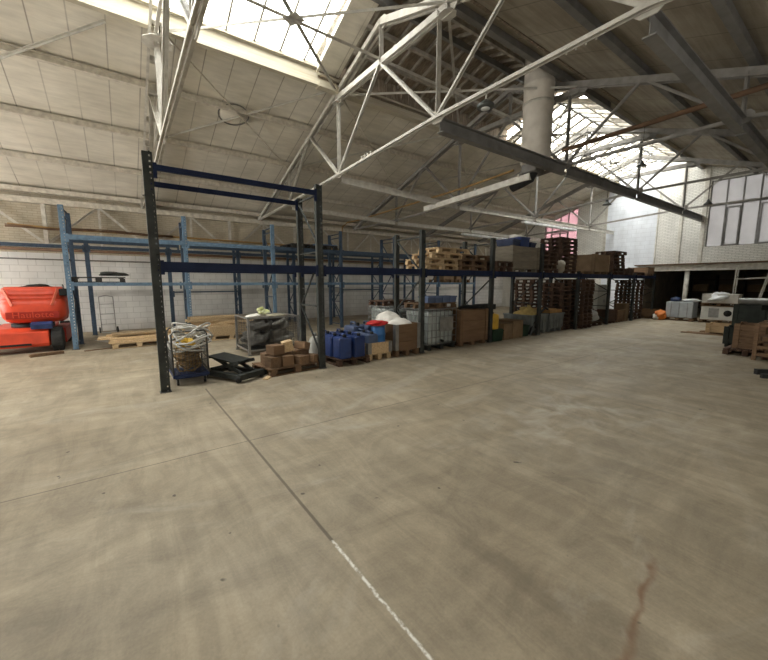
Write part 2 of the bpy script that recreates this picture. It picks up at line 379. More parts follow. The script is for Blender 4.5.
# left wall and its upper band
struct(MB().b2((XW - .3, YN - .3, 0), (XW, YE + .3, roofz(XW) + .1)).build('wall_left', M_wl))
struct(MB().b2((XR, YN - .3, 0), (XR + .3, YE, 2.3)).b2((XR, YN - .3, 4.4), (XR + .3, YE, roofz(XR) + .1)).b2((XR, YN - .3, 2.3), (XR + .3, -8, 4.4)).b2((XR, 9, 2.3), (XR + .3, YE, 4.4)).build('wall_right', M_we))  # opening left for the added, unseen right window
def wall_strips(name, y0, y1, strips, m):
    mb = MB()
    for x0, x1, zb, zt in strips:
        if zt is None:
            xs = [x0] + ([RX] if x0 < RX < x1 else []) + [x1]
            # the gable runs up past the ceiling to the ridge of the rooflight
            top = [(x, roofz(x) + .12 + (.42 if abs(x - RX) < 1.96 else 0)) for x in xs]
            mb.prism([(x0, zb), (x1, zb)] + top[::-1], y0, y1)
        else: mb.b2((x0, y0, zb), (x1, y1, zt))
    return struct(mb.build(name, m))
W1 = (-13.45, -11.35); W2 = (-5.2, -.9)
wall_strips('wall_end', YE, YE + .3, [
    (XW, W1[0], 0, None), (W1[0], W1[1], 0, 3.3), (W1[0], W1[1], 6.3, None), (W1[1], -9.2, 0, None), (-9.2, -7.65, 0, None),
    (-7.65, W2[0], 2.62, None), (W2[0], W2[1], 2.62, 3.45), (W2[0], -3.2, 6.50, None), (-3.2, W2[1], 5.75, None), (W2[1], XR, 2.62, None)], M_we)
# near wall, behind the camera, with an added, unseen window that lights the left side
wall_strips('wall_near', YN - .3, YN, [(XW, -16.1, 0, None), (-16.1, -9.1, 0, .4), (-16.1, -9.1, 4.3, None), (-9.1, XR, 0, None)], M_we)
# recess under the mezzanine ledge
struct(MB().prism([(W1[0], 5.5), (W1[1], 6.3), (W1[1], 6.5), (W1[0], 6.5)], YE, YE + .3).build('wall_end', M_we))
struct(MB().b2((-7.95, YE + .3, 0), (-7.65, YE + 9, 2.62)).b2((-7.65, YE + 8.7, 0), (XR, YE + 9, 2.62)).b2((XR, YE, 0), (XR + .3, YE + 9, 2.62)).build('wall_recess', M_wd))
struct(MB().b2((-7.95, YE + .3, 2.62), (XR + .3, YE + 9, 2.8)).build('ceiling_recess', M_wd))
# pilasters on the end wall
for i, (x, wd_) in enumerate(((-9.72, .12), (-7.2, .05), (-6.22, .13), (-5.35, .16))):
    struct(MB().b2((x - wd_ / 2, YE - .05, 2.64), (x + wd_ / 2, YE, roofz(x) - .1)).build('trim_%d' % (i + 1), M_white))
# mezzanine ledge: white painted steel edge beam with a rusty lip
struct(MB().ibeam((-7.85, YE - .25, 2.47), (XR, YE - .25, 2.47), .2, .26).b2((-7.85, YE - .15, 2.36), (XR, YE, 2.40)).build('trim_5', M_white))
struct(MB().b2((-7.95, YE - .42, 2.62), (XR, YE, 2.68)).build('trim_6', M_pipe))

# ceiling: planes are slabs following the roof slope
def roof_slab(name, x0, x1, y0, y1, m, dz=0., t=.08):
    z0, z1 = roofz(x0) + dz, roofz(x1) + dz
    return struct(MB().prism([(x0, z0), (x1, z1), (x1, z1 + t), (x0, z0 + t)], y0, y1).build(name, m))
YS = [4.62, 12.75]
roof_slab('ceiling', XW - .3, -9.25, YN - .3, YE + .3, M_ceil)
roof_slab('ceiling', -5.62, XR + .3, YN - .3, YE + .3, M_ceilr)
# wall plate bands under the eave of the left slope
struct(MB().b2((XW, YN, 4.28), (XW + .22, YE, 4.46)).build('trim_7', M_purlin))
struct(MB().b2((XW, YN, 4.60), (XW + .32, YE, 4.74)).build('trim_8', M_purlin))
# raised rooflight: fascia boards, glass, bars; between them a boarded bay
FZ0, FZ1 = 6.86, 7.28
def zg(x): return 8.06 - .39 * abs(x - RX)
for i, (y0, y1) in enumerate(((YN, YS[0]), (YS[1], YE))):
    struct(MB().b2((-9.27, y0, FZ0), (-9.21, y1, FZ1)).b2((-9.30, y0, FZ0 - .03), (-9.16, y1, FZ0 + .06)).b2((-9.31, y0, 7.22), (-9.13, y1, FZ1 + .02))
           .build('trim_%d' % (9 + i), M_fascia))
    struct(MB().b2((-5.62, y0, 7.12), (-5.5, y1, 7.42)).build('trim_%d' % (11 + i), M_fascia))
    for s in (-1, 1):
        xb = RX + s * 1.98
        if i == 0 and s > 0:      # opaque boarding right of the near ridge, unseen, put in to darken the right
            struct(MB().prism([(xb, zg(xb)), (RX, zg(RX)), (RX, zg(RX) + .05), (xb, zg(xb) + .05)], y0, y1).build('ceiling_boarded', M_tile)); continue
        r = thing('window_%d' % (3 + 2 * i + (s > 0)), None, None); r['kind'] = 'structure'
        gl = MB().prism([(xb, zg(xb)), (RX, zg(RX)), (RX, zg(RX) + .006), (xb, zg(xb) + .006)], y0, y1).build('pane', G_sky, r)
        fr = MB(); y = y0 + .3
        step = .615 if i == 0 else .60
        while y < y1:
            fr.seg((xb, y, zg(xb) - .03), (RX, y, zg(RX) - .03), .045 if i == 0 else .15, .06 if i == 0 else .12); y += step
        fr.seg((xb, y0, zg(xb) - .03), (xb, y1, zg(xb) - .03), .09, .09)
        if i == 1:
            for q in (.33, .66): fr.seg((xb + (RX - xb) * q, y0, zg(xb + (RX - xb) * q) - .07), (xb + (RX - xb) * q, y1, zg(xb + (RX - xb) * q) - .07), .05, .05)
        fr.build('glazing_bar', M_batten if i else M_truss, r)
        if i == 1 and s > 0:
            cl = MB(); y = y0 + .15; rr = random.Random(4)
            while y < y1:      # rows of clay tile strips over half the glass on the right side of the ridge
                cl.prism([(xb, zg(xb) + .03), (RX + .5, zg(RX + .5) + .03), (RX + .5, zg(RX + .5) + .05), (xb, zg(xb) + .05)], y, y + .16 + rr.random() * .08); y += .46
            cl.build('tile_strip', M_clay, r)
struct(MB().seg((RX, YN, 8.0), (RX, YE, 8.0), .09, .16).build('trim_13', M_darkbeam))
# boarded bay
bb = MB(); bt = MB(); bv = MB()
for s in (-1, 1):
    xb = RX + s * 2.0
    zb = lambda x: 8.20 - .30 * abs(x - RX)
    bb.prism([(xb, zb(xb)), (RX, zb(RX)), (RX, zb(RX) + .05), (xb, zb(xb) + .05)], YS[0], YS[1])
    y = YS[0] + .35
    while y < YS[1]:
        bt.seg((xb, y, zb(xb) - .04), (RX, y, zb(RX) - .04), .05, .08); y += .46
    for q in (.3, .65): bt.seg((xb + (RX - xb) * q, YS[0], zb(xb + (RX - xb) * q) - .13), (xb + (RX - xb) * q, YS[1], zb(xb + (RX - xb) * q) - .13), .08, .10)
    y = YS[0]
    z0 = 6.86 if s < 0 else 7.15
    while y < YS[1] - .05:
        bv.b2((xb - .03, y + .006, z0), (xb + .03, min(y + .27, YS[1]), zb(xb) + .02)); y += .28
struct(bb.build('ceiling_boarded', M_tile)); struct(bt.build('trim_14', M_batten)); struct(bv.build('wall_boarded', M_tile))
struct(MB().b2((-9.33, YS[0], 6.80), (-9.12, YS[1], 6.94)).b2((-9.27, YS[0], 6.94), (-9.20, YS[1], 7.02)).b2((-9.25, YS[0], 7.08), (-9.14, YS[1], 7.13)).build('trim_15', M_fascia))
for k, y in enumerate(YS):   # plastered cheek at each end of the boarded bay
    yy = (y, y + .5) if k == 0 else (y - .06, y)
    zt = 8.05
    struct(MB().prism([(-9.25, 7.0), (-9.25, zg(-9.25) - .05), (RX, zg(RX) - .02), (-5.62, zg(-5.62)), (-5.62, 7.15), (-5.62, 7.35), (RX, 7.9), (-9.2, 7.15)], y - .05, y + .02).build('wall_cheek', M_ceil))
roofcap = MB().prism([(-9.25, 7.2), (RX, 8.0), (RX, 8.06), (-9.25, 7.26)], YS[0], YS[0] + .62)
struct(roofcap.build('ceiling_strip', M_ceil))
# gable above the glass at both ends
for n_, y in (('wall_gable', YE + .31),):
    struct(MB().prism([(-9.25, 7.0), (-5.6, 7.0), (-5.6, 7.5), (RX, 8.2), (-9.25, 7.5)], y, y + .3).build(n_, M_we))

# windows: two in the end wall, two unseen ones added for light
def window(n, y, x0, x1, z0, topf, xs, zs, g, casements=()):
    r = thing('window_%d' % n, None, None); r['kind'] = 'structure'
    MB().prism([(x0, z0), (x1, z0), (x1, topf(x1)), (x0, topf(x0))], y + .12, y + .126).build('pane', g, r)
    fr = MB()
    for x in xs: fr.seg((x, y + .1, z0), (x, y + .1, topf(x)), .05, .07, (0, 1, 0))
    for z in zs: fr.b2((x0, y + .06, z - .025), (x1, y + .13, z + .025))
    for a, b, c, d in casements:
        for p, q in (((a, c), (b, c)), ((b, c), (b, d)), ((b, d), (a, d)), ((a, d), (a, c))):
            fr.seg((p[0], y + .06, p[1]), (q[0], y + .06, q[1]), .06, .06, (0, 1, 0))
    fr.build('window_frame', M_darkbeam, r)
window(1, YE, W1[0], W1[1], 3.3, lambda x: 5.5 + .8 * (x + 13.45) / 2.1, [W1[0], -13.0, -12.45, -11.95, W1[1]], [3.3, 4.95], G_pink, [(-13.0, -11.95, 3.9, 4.85)])
window(2, YE, W2[0], W2[1], 3.45, lambda x: 6.5 if x < -3.2 else 6.5, [-5.2, -4.62, -4.06, -3.5, -2.9, -2.3, -1.6, -.9], [3.45, 5.35, 6.5], G_frost,
       [(-4.55, -4.1, 3.5, 5.2), (-3.42, -2.4, 3.5, 5.2)])
r = thing('window_8', None, None); r['kind'] = 'structure'  # unseen window added to brighten the left wall and floor
MB().b2((-16.1, YN - .2, .4), (-9.1, YN - .194, 4.3)).build('pane', G_addnear, r)
fr = MB()
for q in range(8): fr.b2((-16.13 + q, YN - .22, .4), (-16.07 + q, YN - .14, 4.3))
for z in (.43, 1.7, 3.0, 4.27): fr.b2((-16.1, YN - .22, z - .03), (-9.1, YN - .14, z + .03))
fr.build('window_frame', M_darkbeam, r)
r = thing('window_7', None, None); r['kind'] = 'structure'  # unseen side window added to light the left slope and wall
MB().b2((XR + .12, -8, 2.3), (XR + .126, 9, 4.4)).build('pane', G_addright, r)
fr = MB()
for q in range(18): fr.b2((XR + .08, -8.03 + q, 2.3), (XR + .16, -7.97 + q, 4.4))
for z in (2.33, 3.35, 4.37): fr.b2((XR + .08, -8, z - .03), (XR + .16, 9, z + .03))
fr.build('window_frame', M_darkbeam, r)

# ---------------------------------------------------------------- roof steel
ZN = {0: 4.6, 1: 4.74, 2: 4.9}
TY = [1.05, 5.25, 10.1, 15.0, 20.0]
def rz_(x): return roofz(x) - .30
truss_lab = ['light steel roof truss nearest the camera, seen almost edge on at upper left',
             'pale steel roof truss over the front rack, carrying the round floodlight',
             'grey steel roof truss beside the round lagged duct, rusty pipe above its chord',
             'grey steel roof truss standing just past the duct, third away from the camera edge-on one',
             'farthest steel roof truss, nearest the brick end wall']
for i, y in enumerate(TY):
    t = thing('roof_truss', truss_lab[i], 'roof truss', (0, y, 0), 0, 'steel roof trusses')
    m = M_white if i == 0 else M_truss if i == 1 else M_backtr
    n1z = (4.74, 4.72, 4.55, 4.6, 4.65)[i]; n0z = (4.5, 4.56, 4.45, 4.5, 4.5)[i]
    L0, L1, L2 = (-12.85, n0z), (-9.25, n1z), (-9.25 + 0, 0)
    R2, R3 = (-5.4, 4.9), (-1.93, 4.92)
    apex = (RX, rz_(RX)); mid = (RX, 6.70)
    lw, rw = (XW + .05, rz_(XW)), (XR - .05, rz_(XR))
    def v(p): return (p[0], 0, p[1])
    for a, b in ((lw, apex), (apex, rw)):   # twin-channel rafters
        mb = MB()
        hw = .11 if i == 0 else .045
        for s in (-hw, hw): mb.seg((a[0], s, a[1]), (b[0], s, b[1]), .016, .16); mb.seg((a[0], s + (.02 if s > 0 else -.02), a[1] - .08), (b[0], s + (.02 if s > 0 else -.02), b[1] - .08), .05, .012)
        k = 0; L_ = math.hypot(b[0] - a[0], b[1] - a[1]); nn = int(L_ / .9)
        for k in range(1, nn): p = [a[j] + (b[j] - a[j]) * k / nn for j in (0, 1)]; mb.box((p[0], 0, p[1]), (.14, 2 * hw, .10))
        mb.build('rafter', m, t)
    mb = MB(); 
    for s in (-.05, .05): mb.seg((-9.35, s, 6.72), (-5.15, s, 6.72), .014, .14); mb.seg((-9.35, s, 6.65), (-5.15, s, 6.65), .06, .012)
    mb.build('top_chord', m, t)
    for a, b in ((lw, L0), (L0, L1), (L1, R2), (R2, R3), (R3, rw)):
        mb = MB(); mb.angle(v(a), v(b), .07, .012, off=(0, .012, 0)); mb.angle(v(a), v(b), .055, .012, off=(0, -.06, 0)); mb.build('bottom_chord', m, t)
    rc = lambda x: (x, rz_(x))
    for a, b in ((L0, rc(-12.85)), (L1, (-9.25, 6.72)), (R2, (-5.4, 6.75)), (R3, rc(-1.93)), (mid, apex)):
        MB().angle(v(a), v(b), .06, .01).angle(v(a), v(b), .05, .01, off=(-.01, -.05, 0)).build('post', m, t)
    for a, b in ((L0, rc(-11.05)), (rc(-11.05), L1), (L1, mid), (mid, R2), (R2, rc(-3.7)), (rc(-3.7), R3)):
        MB().angle(v(a), v(b), .06, .01).angle(v(a), v(b), .045, .01, off=(-.01, -.045, 0)).build('diagonal', m, t)
    gs = 1. if i == 0 else .55
    for x in (-9.28, -5.2): MB().prism([(x + a * gs, b * gs) for a, b in ((-.3, -.12), (-.12, -.27), (.12, -.27), (.3, -.12), (.3, .12), (.12, .27), (-.12, .27), (-.3, .12))], 6.60, 6.612, 'z').build('bracing_plate', m, t)
    for (x, z, sx, sz) in ((-9.3, 6.74, .55, .34), (-5.2, 6.74, .5, .32), (RX, 6.68, .36, .22), (-9.25, n1z + .03, .32, .2), (-5.4, 4.93, .36, .24), (-1.93, 4.95, .34, .24), (-12.85, n0z + .02, .26, .18), (RX, rz_(RX) - .02, .4, .26)):
        MB().prism([(x - sx / 2, z - sz * .2), (x - sx * .25, z - sz / 2), (x + sx * .25, z - sz / 2), (x + sx / 2, z - sz * .2), (x + sx / 2, z + sz * .2), (x + sx * .3, z + sz / 2), (x - sx * .3, z + sz / 2), (x - sx / 2, z + sz * .2)], -.012, .012).build('gusset_plate', m, t)
# purlins
def purlin_lab(i, side):
    if side < 0: return 'whitewashed purlin on the bright left slope, %s up from the eave' % ORD[i]
    return 'long grey purlin under the dark right slope, %s down from the rooflight' % ORD[i]
for i, x in enumerate((-14.65, -12.85, -11.05)):
    z = roofz(x) - .08
    tag(MB().seg((x, YN, z), (x, YE, z), .11, .15).seg((x + .04, YN, z + .05), (x + .04, YE, z + .05), .10, .02).build('purlin', M_purlin), purlin_lab(i, -1), 'purlin', 'roof purlins')
for i, x in enumerate((-5.58, -3.72, -1.86)):
    z = roofz(x) - .09
    tag(MB().seg((x, YN, z), (x, YE, z), .13, .18).build('purlin', M_darkbeam), purlin_lab(i, 1), 'purlin', 'roof purlins')
# longitudinal beams between the trusses
ys = [-4.5] + TY + [YE]
line_names = {-12.85: ('lowest left', M_truss, .10, .14), -9.25: ('upper left', M_truss, .10, .15), -5.4: ('middle', M_darkbeam, .15, .24), -1.93: ('right', M_darkbeam, .15, .26)}  # same beams throughout; lit left and shaded right are put into the colours
gaps = ['behind the camera side of the nearest truss', 'between the first and second trusses', 'between the second truss and the duct', 'between third and fourth trusses', 'between the two farthest trusses', 'beyond the farthest truss']
for x, (nm, m, b_, h_) in line_names.items():
    for i in range(1, 6):
        y0, y1 = ys[i], ys[i + 1]
        zi = lambda k: ({-12.85: (4.5, 4.56, 4.45, 4.5, 4.5, 4.5), -9.25: (4.74, 4.72, 4.55, 4.6, 4.65, 4.65)}.get(x, (4.9,) * 6))[min(k, 5)] - .12
        if x == -9.25 and i == 1: continue
        if i == 1: continue
        tag(MB().ibeam((x, y0 + .06, zi(i - 1)), (x, y1 - .06, zi(i)), b_, h_).build('tie_beam', M_white if (m is M_truss) else m),
            '%s steel tie beam of the %s line, %s' % ('white' if m is M_truss else 'dark grey', nm, gaps[i]), 'beam', 'longitudinal tie beams')
# horizontal cross bracing and lengthwise struts at the level of the top chords
for i in range(4):
    y0, y1 = TY[i], TY[i + 1]
    r = thing('cross_bracing', 'thin crossed braces under the rooflight, %s' % gaps[i + 1], 'bracing', (0, y0, 0), 0, 'roof cross bracing')
    d = y1 - y0
    m = M_truss
    MB().angle((RX, 0, 6.76), (RX, d, 6.76), .06, .01).build('strut', m, r)
    MB().angle((-9.28, 0, 6.80), (-5.2, d, 6.80), .05, .01).build('brace', m, r)
    MB().angle((-9.28, d, 6.83), (-5.2, 0, 6.83), .05, .01).build('brace', m, r)
    MB().box((RX, d / 2, 6.80), (.34, .26, .012), .5).build('gusset_plate', m, r)
# bracing in the left roof slope
for i in range(4):
    y0, y1 = TY[i], TY[i + 1]
    r = thing('slope_bracing', 'crossed rods lying against the left ceiling slope, %s' % gaps[i + 1], 'bracing', (0, y0, 0), 0, 'left slope bracing')
    d = y1 - y0; f = lambda x: roofz(x) - .2
    MB().angle((-9.4, .1, f(-9.4)), (-12.85, d - .1, f(-12.85)), .05, .01).build('brace', M_purlin, r)
    MB().angle((-9.4, d - .1, f(-9.4) + .03), (-12.85, .1, f(-12.85) + .03), .035, .01).build('brace', M_truss, r)
r = thing('slope_bracing', 'crossed rods lying against the left ceiling slope, left of the nearest truss', 'bracing', (0, -4.5, 0), 0, 'left slope bracing')
f = lambda x: roofz(x) - .2
MB().angle((-9.6, 4.7, f(-9.6)), (-11.2, 2.9, f(-11.2)), .045, .01).build('brace', M_truss, r)
# round ceiling vent in the left slope
r = thing('ceiling_vent', 'round plastered-over vent ring in the left ceiling slope', 'vent', (-11.3, 3.02, roofz(-11.3) - .03)); r.rotation_euler = (0, -math.atan(RS), 0)
MB().lathe((0, 0, 0), [(.36, 0), (.36, -.03), (.31, -.05), (.0, -.05)], 28).build('disc', M_ceil, r)
MB().tube([(.40 * math.cos(a * PI / 14), .40 * math.sin(a * PI / 14), -.03) for a in range(28)], .018, 6, True).build('ring', M_darkbeam, r)
# lattice girder on the left wall
r = thing('wall_lattice', 'white steel lattice girder bolted along the left wall under the eave', 'girder', (XW + .12, 0, 0))
MB().seg((0, YN, 4.36), (0, YE, 4.36), .08, .1).build('top_rail', M_white, r)
MB().seg((0, YN, 3.02), (0, YE, 3.02), .06, .07).build('bottom_rail', M_truss, r)
k = 0; y = -6.05
while y < YE:
    MB().angle((0, y, 3.0), (0, y, 4.36), .10 if k % 2 else .06, .012).build('post', M_white, r)
    if k % 2 == 0:
        for s in (-1, 1):
            if y + s * 1.4 < YE: MB().angle((0.02, y, 4.33), (0.02, y + s * 1.35, 3.06), .07, .01).build('diagonal', M_white, r)
    y += 1.43; k += 1
# service pipes along the left wall
def pipe(name, pts, r_, m, label, cat='pipe', group=None): return tag(MB().tube(pts, r_, 10).build(name, m), label, cat, group)
pipe('pipe', [(XW + .3, -2.6, 3.56), (XW + .28, -1.5, 3.5), (XW + .3, 0, 3.5), (XW + .3, 8, 3.42), (XW + .3, 9.2, 3.38), (XW + .3, 9.3, 4.5), (XW + .3, 9.6, 4.75), (-15.9, 10.02, 4.85), (-8.9, 9.95, 5.0), (-6.9, 9.9, 5.1)], .035, M_wpipe, 'thin ochre pipe rising off the left wall and crossing to the duct')
pipe('pipe', [(XW + .25, YN, 2.82), (XW + .25, YE, 2.82)], .05, M_pipe, 'thick brown pipe running along the left wall above the white blockwork')
pipe('pipe', [(XW + .18, YN, 2.55), (XW + .18, -1.2, 2.5), (XW + .18, 14, 2.48)], .022, M_darkbeam, 'thin dark conduit on the white blockwork below the brown pipe')
pipe('pipe', [(-5.35, 9.8, 5.22), (-3.4, 9.8, 5.26), (1.9, 9.8, 5.36)], .055, M_pipe, 'rusty pipe crossing the hall just above the duct truss chord')
# cable bundle hung on the wall pipe
rr = random.Random(3); mb = MB()
for q in range(6):
    mb.tube([(XW + .34 + rr.uniform(-.02, .04), -2.65 + t * .5, 3.5 + rr.uniform(-.04, .04) - .02 * math.sin(t)) for t in range(10)], .014, 6)
tag(mb.build('cable_bundle', M_pipe), 'sagging brown cable bundle on the left wall above the red lift', 'cables')

# ---------------------------------------------------------------- the lagged duct
r = thing('duct', 'large round cream lagged duct dropping from the roof beside the dark beam', 'duct', (-6.02, 9.62, 0))
MB().lathe((0, 0, 0), [(.30, 4.98), (.37, 5.0), (.385, 5.05), (.385, 6.95), (.40, 6.97), (.40, 7.03), (.385, 7.05), (.385, 7.95)], 32).build('pipe_body', M_duct, r)
MB().lathe((0, 0, 0), [(.405, 6.50), (.405, 6.56), (.395, 6.56)], 32).build('strap', M_truss, r)
MB().box((.0, -.1, 4.86), (.45, .45, .24)).build('collar', M_darkbeam, r, bevel=.04)
MB().tube([(.0, -.1, 4.85), (-.1, -.12, 4.66), (-.35, -.15, 4.56), (-.6, -.15, 4.5)], [.17, .18, .16, .15], 12).build('elbow', M_black, r)
r = thing('cable_trunking', 'long white rectangular trunking sloping up to the foot of the duct', 'trunking', (-9.75, 8.95, 4.30))
MB().seg((0, 0, 0), (3.75, .45, .34), .16, .17).build('channel', M_white, r)
for q in (.1, .55, .92): MB().box((3.75 * q, .45 * q, .34 * q + .1), (.05, .2, .09)).build('bracket', M_truss, r)

# fluorescent battens hung along the left lines
for k, (x, y0, y1, za, zb_, lab) in enumerate(((-12.85, 14.4, 19.0, 4.20, 4.20, 'long white light batten hanging above the far wall rack'), (-9.25, 14.1, 18.6, 4.30, 4.34, 'long white light batten hanging before the pink window'))):
    r = thing('light_batten', lab, 'light fitting', (x, y0, za), 0, 'white light battens')
    d = y1 - y0
    MB().seg((0, 0, 0), (0, d, zb_ - za), .16, .09).build('housing', MAT.get('batten_white') or mat('batten_white', (.86, .87, .86), .5), r)
    MB().tube([(0, .1, -.06), (0, d - .1, zb_ - za - .06)], .02, 8).build('tube', M_wrap, r)
    for q in (.15, .85): MB().tube([(0, d * q, .03), (0, d * q, .10)], .008, 5).build('hanger', M_truss, r)
# lamps
def pendant(x, y, z, lab, top):
    r = thing('pendant_lamp', lab, 'lamp', (x, y, z), 0, 'pendant lamps')
    MB().lathe((0, 0, 0), [(.15, 0), (.13, .03), (.06, .10), (.04, .18), (.02, .20)], 20).build('lamp_shade', M_lamp, r)
    MB().tube([(0, 0, .18), (0, 0, top - z)], .008, 6).build('cord', M_black, r)
pendant(-6.35, 14.98, 4.62, 'small dark pendant lamp hanging beside the node of the third truss', 6.70)
pendant(-4.55, 19.9, 4.95, 'small dark enamel pendant lamp hanging before the brick end wall', 6.0)
pendant(-5.2, 14.6, 5.65, 'small dark pendant lamp hanging high against the far rooflight', 7.0)
r = thing('floodlight', 'round dark floodlight hung under the chord of the second truss', 'lamp', (-4.22, 5.2, 4.66))
MB().lathe((0, 0, 0), [(.13, -.02), (.14, .0), (.14, .035), (.10, .06), (.05, .10), (.02, .12)], 24).build('housing', M_lamp, r)
MB().lathe((0, 0, -.035), [(.0, .0), (.07, 0), (.075, .012), (.0, .012)], 24).build('lens', M_wrap, r)
MB().tube([(0, 0, .1), (0, .02, .24)], .015, 8).build('bracket', M_truss, r)
for (x, lab) in ((-8.1, 'left'), (-2.9, 'right')):
    r = thing('insulator_row', 'row of small porcelain insulators on the second truss chord, %s one' % lab, 'insulators', (x, 5.25, 4.90 if x > -5 else 4.84), 0)
    for q in range(4): MB().lathe((q * .13, 0, -.03), [(.012, 0), (.012, .05), (.028, .06), (.028, .09), (.015, .11)], 10).build('insulator', M_truss, r)

# ---------------------------------------------------------------- pallet racking
def upright(x, y, z1, m, parent, plate, wd=.11, holes=True, face=1):
    mb = MB()
    if holes:
        a = wd / 2
        mb.b2((x - .005, y - a, 0.01), (x + .005, y + a * .28, z1)); mb.b2((x - .005, y + a * .66, 0.01), (x + .005, y + a, z1))
        z = .03
        while z < z1 - .02:
            mb.b2((x - .005, y + a * .28, z), (x + .005, y + a * .66, z + .052)); z += .08
        for s in (-1, 1): mb.b2((x - .085 * face, y + s * a - .005, .01), (x, y + s * a + .005, z1))
    else:
        mb.b2((x - .09 * face, y - wd / 2, .01), (x, y + wd / 2, z1))
    u = mb.build('upright', m, parent)
    MB().b2((x - .11, y - .08, 0), (x + .03, y + .08, .012)).build('foot_plate', M_foot, u)
    return u
def frame_braces(xf, xr, y, z1, m, parent, n=3):
    z = .15; k = 0; mb = MB(); st = (z1 - .3) / n
    for i in range(n):
        a, b = (xf - .05, xr + .05) if i % 2 == 0 else (xr + .05, xf - .05)
        mb.seg((a, y, z), (b, y, z + st - .05), .03, .03); mb.seg((xf - .05, y, z + st), (xr + .05, y, z + st), .03, .03); z += st
    mb.seg((xf - .05, y, .12), (xr + .05, y, .12), .03, .03)
    return mb.build('frame_brace', m, parent)
def beam(x, y0, y1, ztop, ht, m, parent):
    mb = MB().b2((x - .05, y0, ztop - ht), (x, y1, ztop)).b2((x - .01, y0, ztop - ht * .62), (x + .006, y1, ztop - ht * .52))
    b_ = mb.build('beam', m, parent)
    MB().b2((x - .02, y0, ztop - .2), (x + .012, y0 + .05, ztop + .02)).build('end_bracket', m, b_); MB().b2((x - .02, y1 - .05, ztop - .2), (x + .012, y1, ztop + .02)).build('end_bracket', m, b_)
FX, FR = -6.6, -7.7
FY = [.50, 3.28, 6.02, 8.72, 11.28, 13.80, 16.45, 19.0, 21.5]
rack = thing('pallet_rack', 'long front pallet rack with navy beams and grey uprights, first bay taller', 'rack', (0, 0, 0))
for i, y in enumerate(FY):
    zt = (3.67, 3.62)[i] if i < 2 else (3.0 if i < 5 else 2.16)
    upright(FX, y, zt, M_up, rack, True, .12 if i < 5 else .10, i < 6)
    if i != 0: upright(FR, y + .08, zt - (.05 if i < 2 else 0), M_up, rack, True, .11, i < 3)
    if i != 0: frame_braces(FX, FR, y + .04, zt, M_up, rack, 3)
L1Z = 2.07
for i in range(8):
    for x in (FX + .02, FR + .02): beam(x, FY[i] + .06, FY[i + 1] - .06, L1Z, .135, M_navy, rack)
beam(FX + .02, FY[0] + .06, FY[1] - .06, 3.50, .085, M_navy, rack); beam(FR + .02, FY[0] + .1, FY[1] + .02, 3.50, .085, M_navy, rack)
upright(FR, .585, 3.52, M_up, rack, True, .08, False); frame_braces(FX, FR, .53, 3.5, M_up, rack, 3)
# the blue wall rack (worn light blue front frames)
WX, WRr = -12.3, -13.3
WY = [-1.0, 1.72, 4.36, 7.0, 9.6, 12.2, 14.8]
rk = thing('pallet_rack', 'worn light blue pallet rack standing well behind the front rack', 'rack', (0, 0, 0))
for i, y in enumerate(WY):
    m = M_bluerk if i < 3 else M_blueod
    upright(WX, y, 3.68, m, rk, True, .10, i < 3); upright(WRr, y + .05, 3.63, M_blueod, rk, True, .10, False); frame_braces(WX, WRr, y + .02, 3.6, M_blueod, rk, 3)
    MB().seg((WX - .05, y + .02, 3.6), (WRr + .02, y + .05, 3.6), .03, .03).build('top_tie', M_blueod, rk)
for i in range(6):
    for x in (WX + .02, WRr + .02):
        beam(x, WY[i] + .05, WY[i + 1] - .05, 2.96, .12, M_bluerk if (x > -12.5 and i < 2) else M_blueod, rk)
        beam(x, WY[i] + .05, WY[i + 1] - .05, 1.75, .09, M_bluerk if x > -12.5 else M_blueod, rk)
# the low dark rack against the wall
GX, GR = -15.35, -16.15
GY = [-3.4, -.72, 1.58, 4.0, 6.35, 8.7, 11.05, 13.3]
rg = thing('pallet_rack', 'lower dark blue rack standing close against the left wall', 'rack', (0, 0, 0))
for i, y in enumerate(GY):
    upright(GX, y, 3.12, M_blueod, rg, True, .12, False)
    if i > 2: upright(GR, y + .04, 3.1, M_blueod, rg, True, .09, False); frame_braces(GX, GR, y + .02, 3.0, M_blueod, rg, 4)
for i in range(7):
    beam(GX + .02, GY[i] + .05, GY[i + 1] - .05, 2.93, .11, M_blueod, rg)
    if i == 2 or i == 5: beam(GX + .02, GY[i] + .05, GY[i + 1] - .05, 1.42, .05, M_blueod, rg)

# ---------------------------------------------------------------- pallets
def pallet_meshes():
    d = MB(); k = MB(); b = MB()
    for i in range(7): d.box((0, -.345 + i * .115, .133), (1.2, .098 if i % 3 == 0 else .085, .022))
    for x in (-.5, 0, .5): d.box((x, 0, .111), (.12, .79, .02))
    for x in (-.53, 0, .53):
        for y in (-.35, 0, .35): k.box((x, y, .061), (.12, .10, .078))
    for y in (-.35, 0, .35): b.box((0, y, .011), (1.2, .10, .022))
    return d, k, b
def fine_parts(m, r_):
    for i in range(7): MB().box((0, -.345 + i * .115, .133), (1.2, .098 if i % 3 == 0 else .085, .022)).build('deck_board', m, r_)
    for x in (-.5, 0, .5): MB().box((x, 0, .111), (.12, .79, .02)).build('cross_board', m, r_)
    for x in (-.53, 0, .53):
        for y in (-.35, 0, .35): MB().box((x, y, .061), (.12, .10, .078)).build('block', m, r_)
    for y in (-.35, 0, .35): MB().box((0, y, .011), (1.2, .10, .022)).build('base_board', m, r_)
PAL = {}
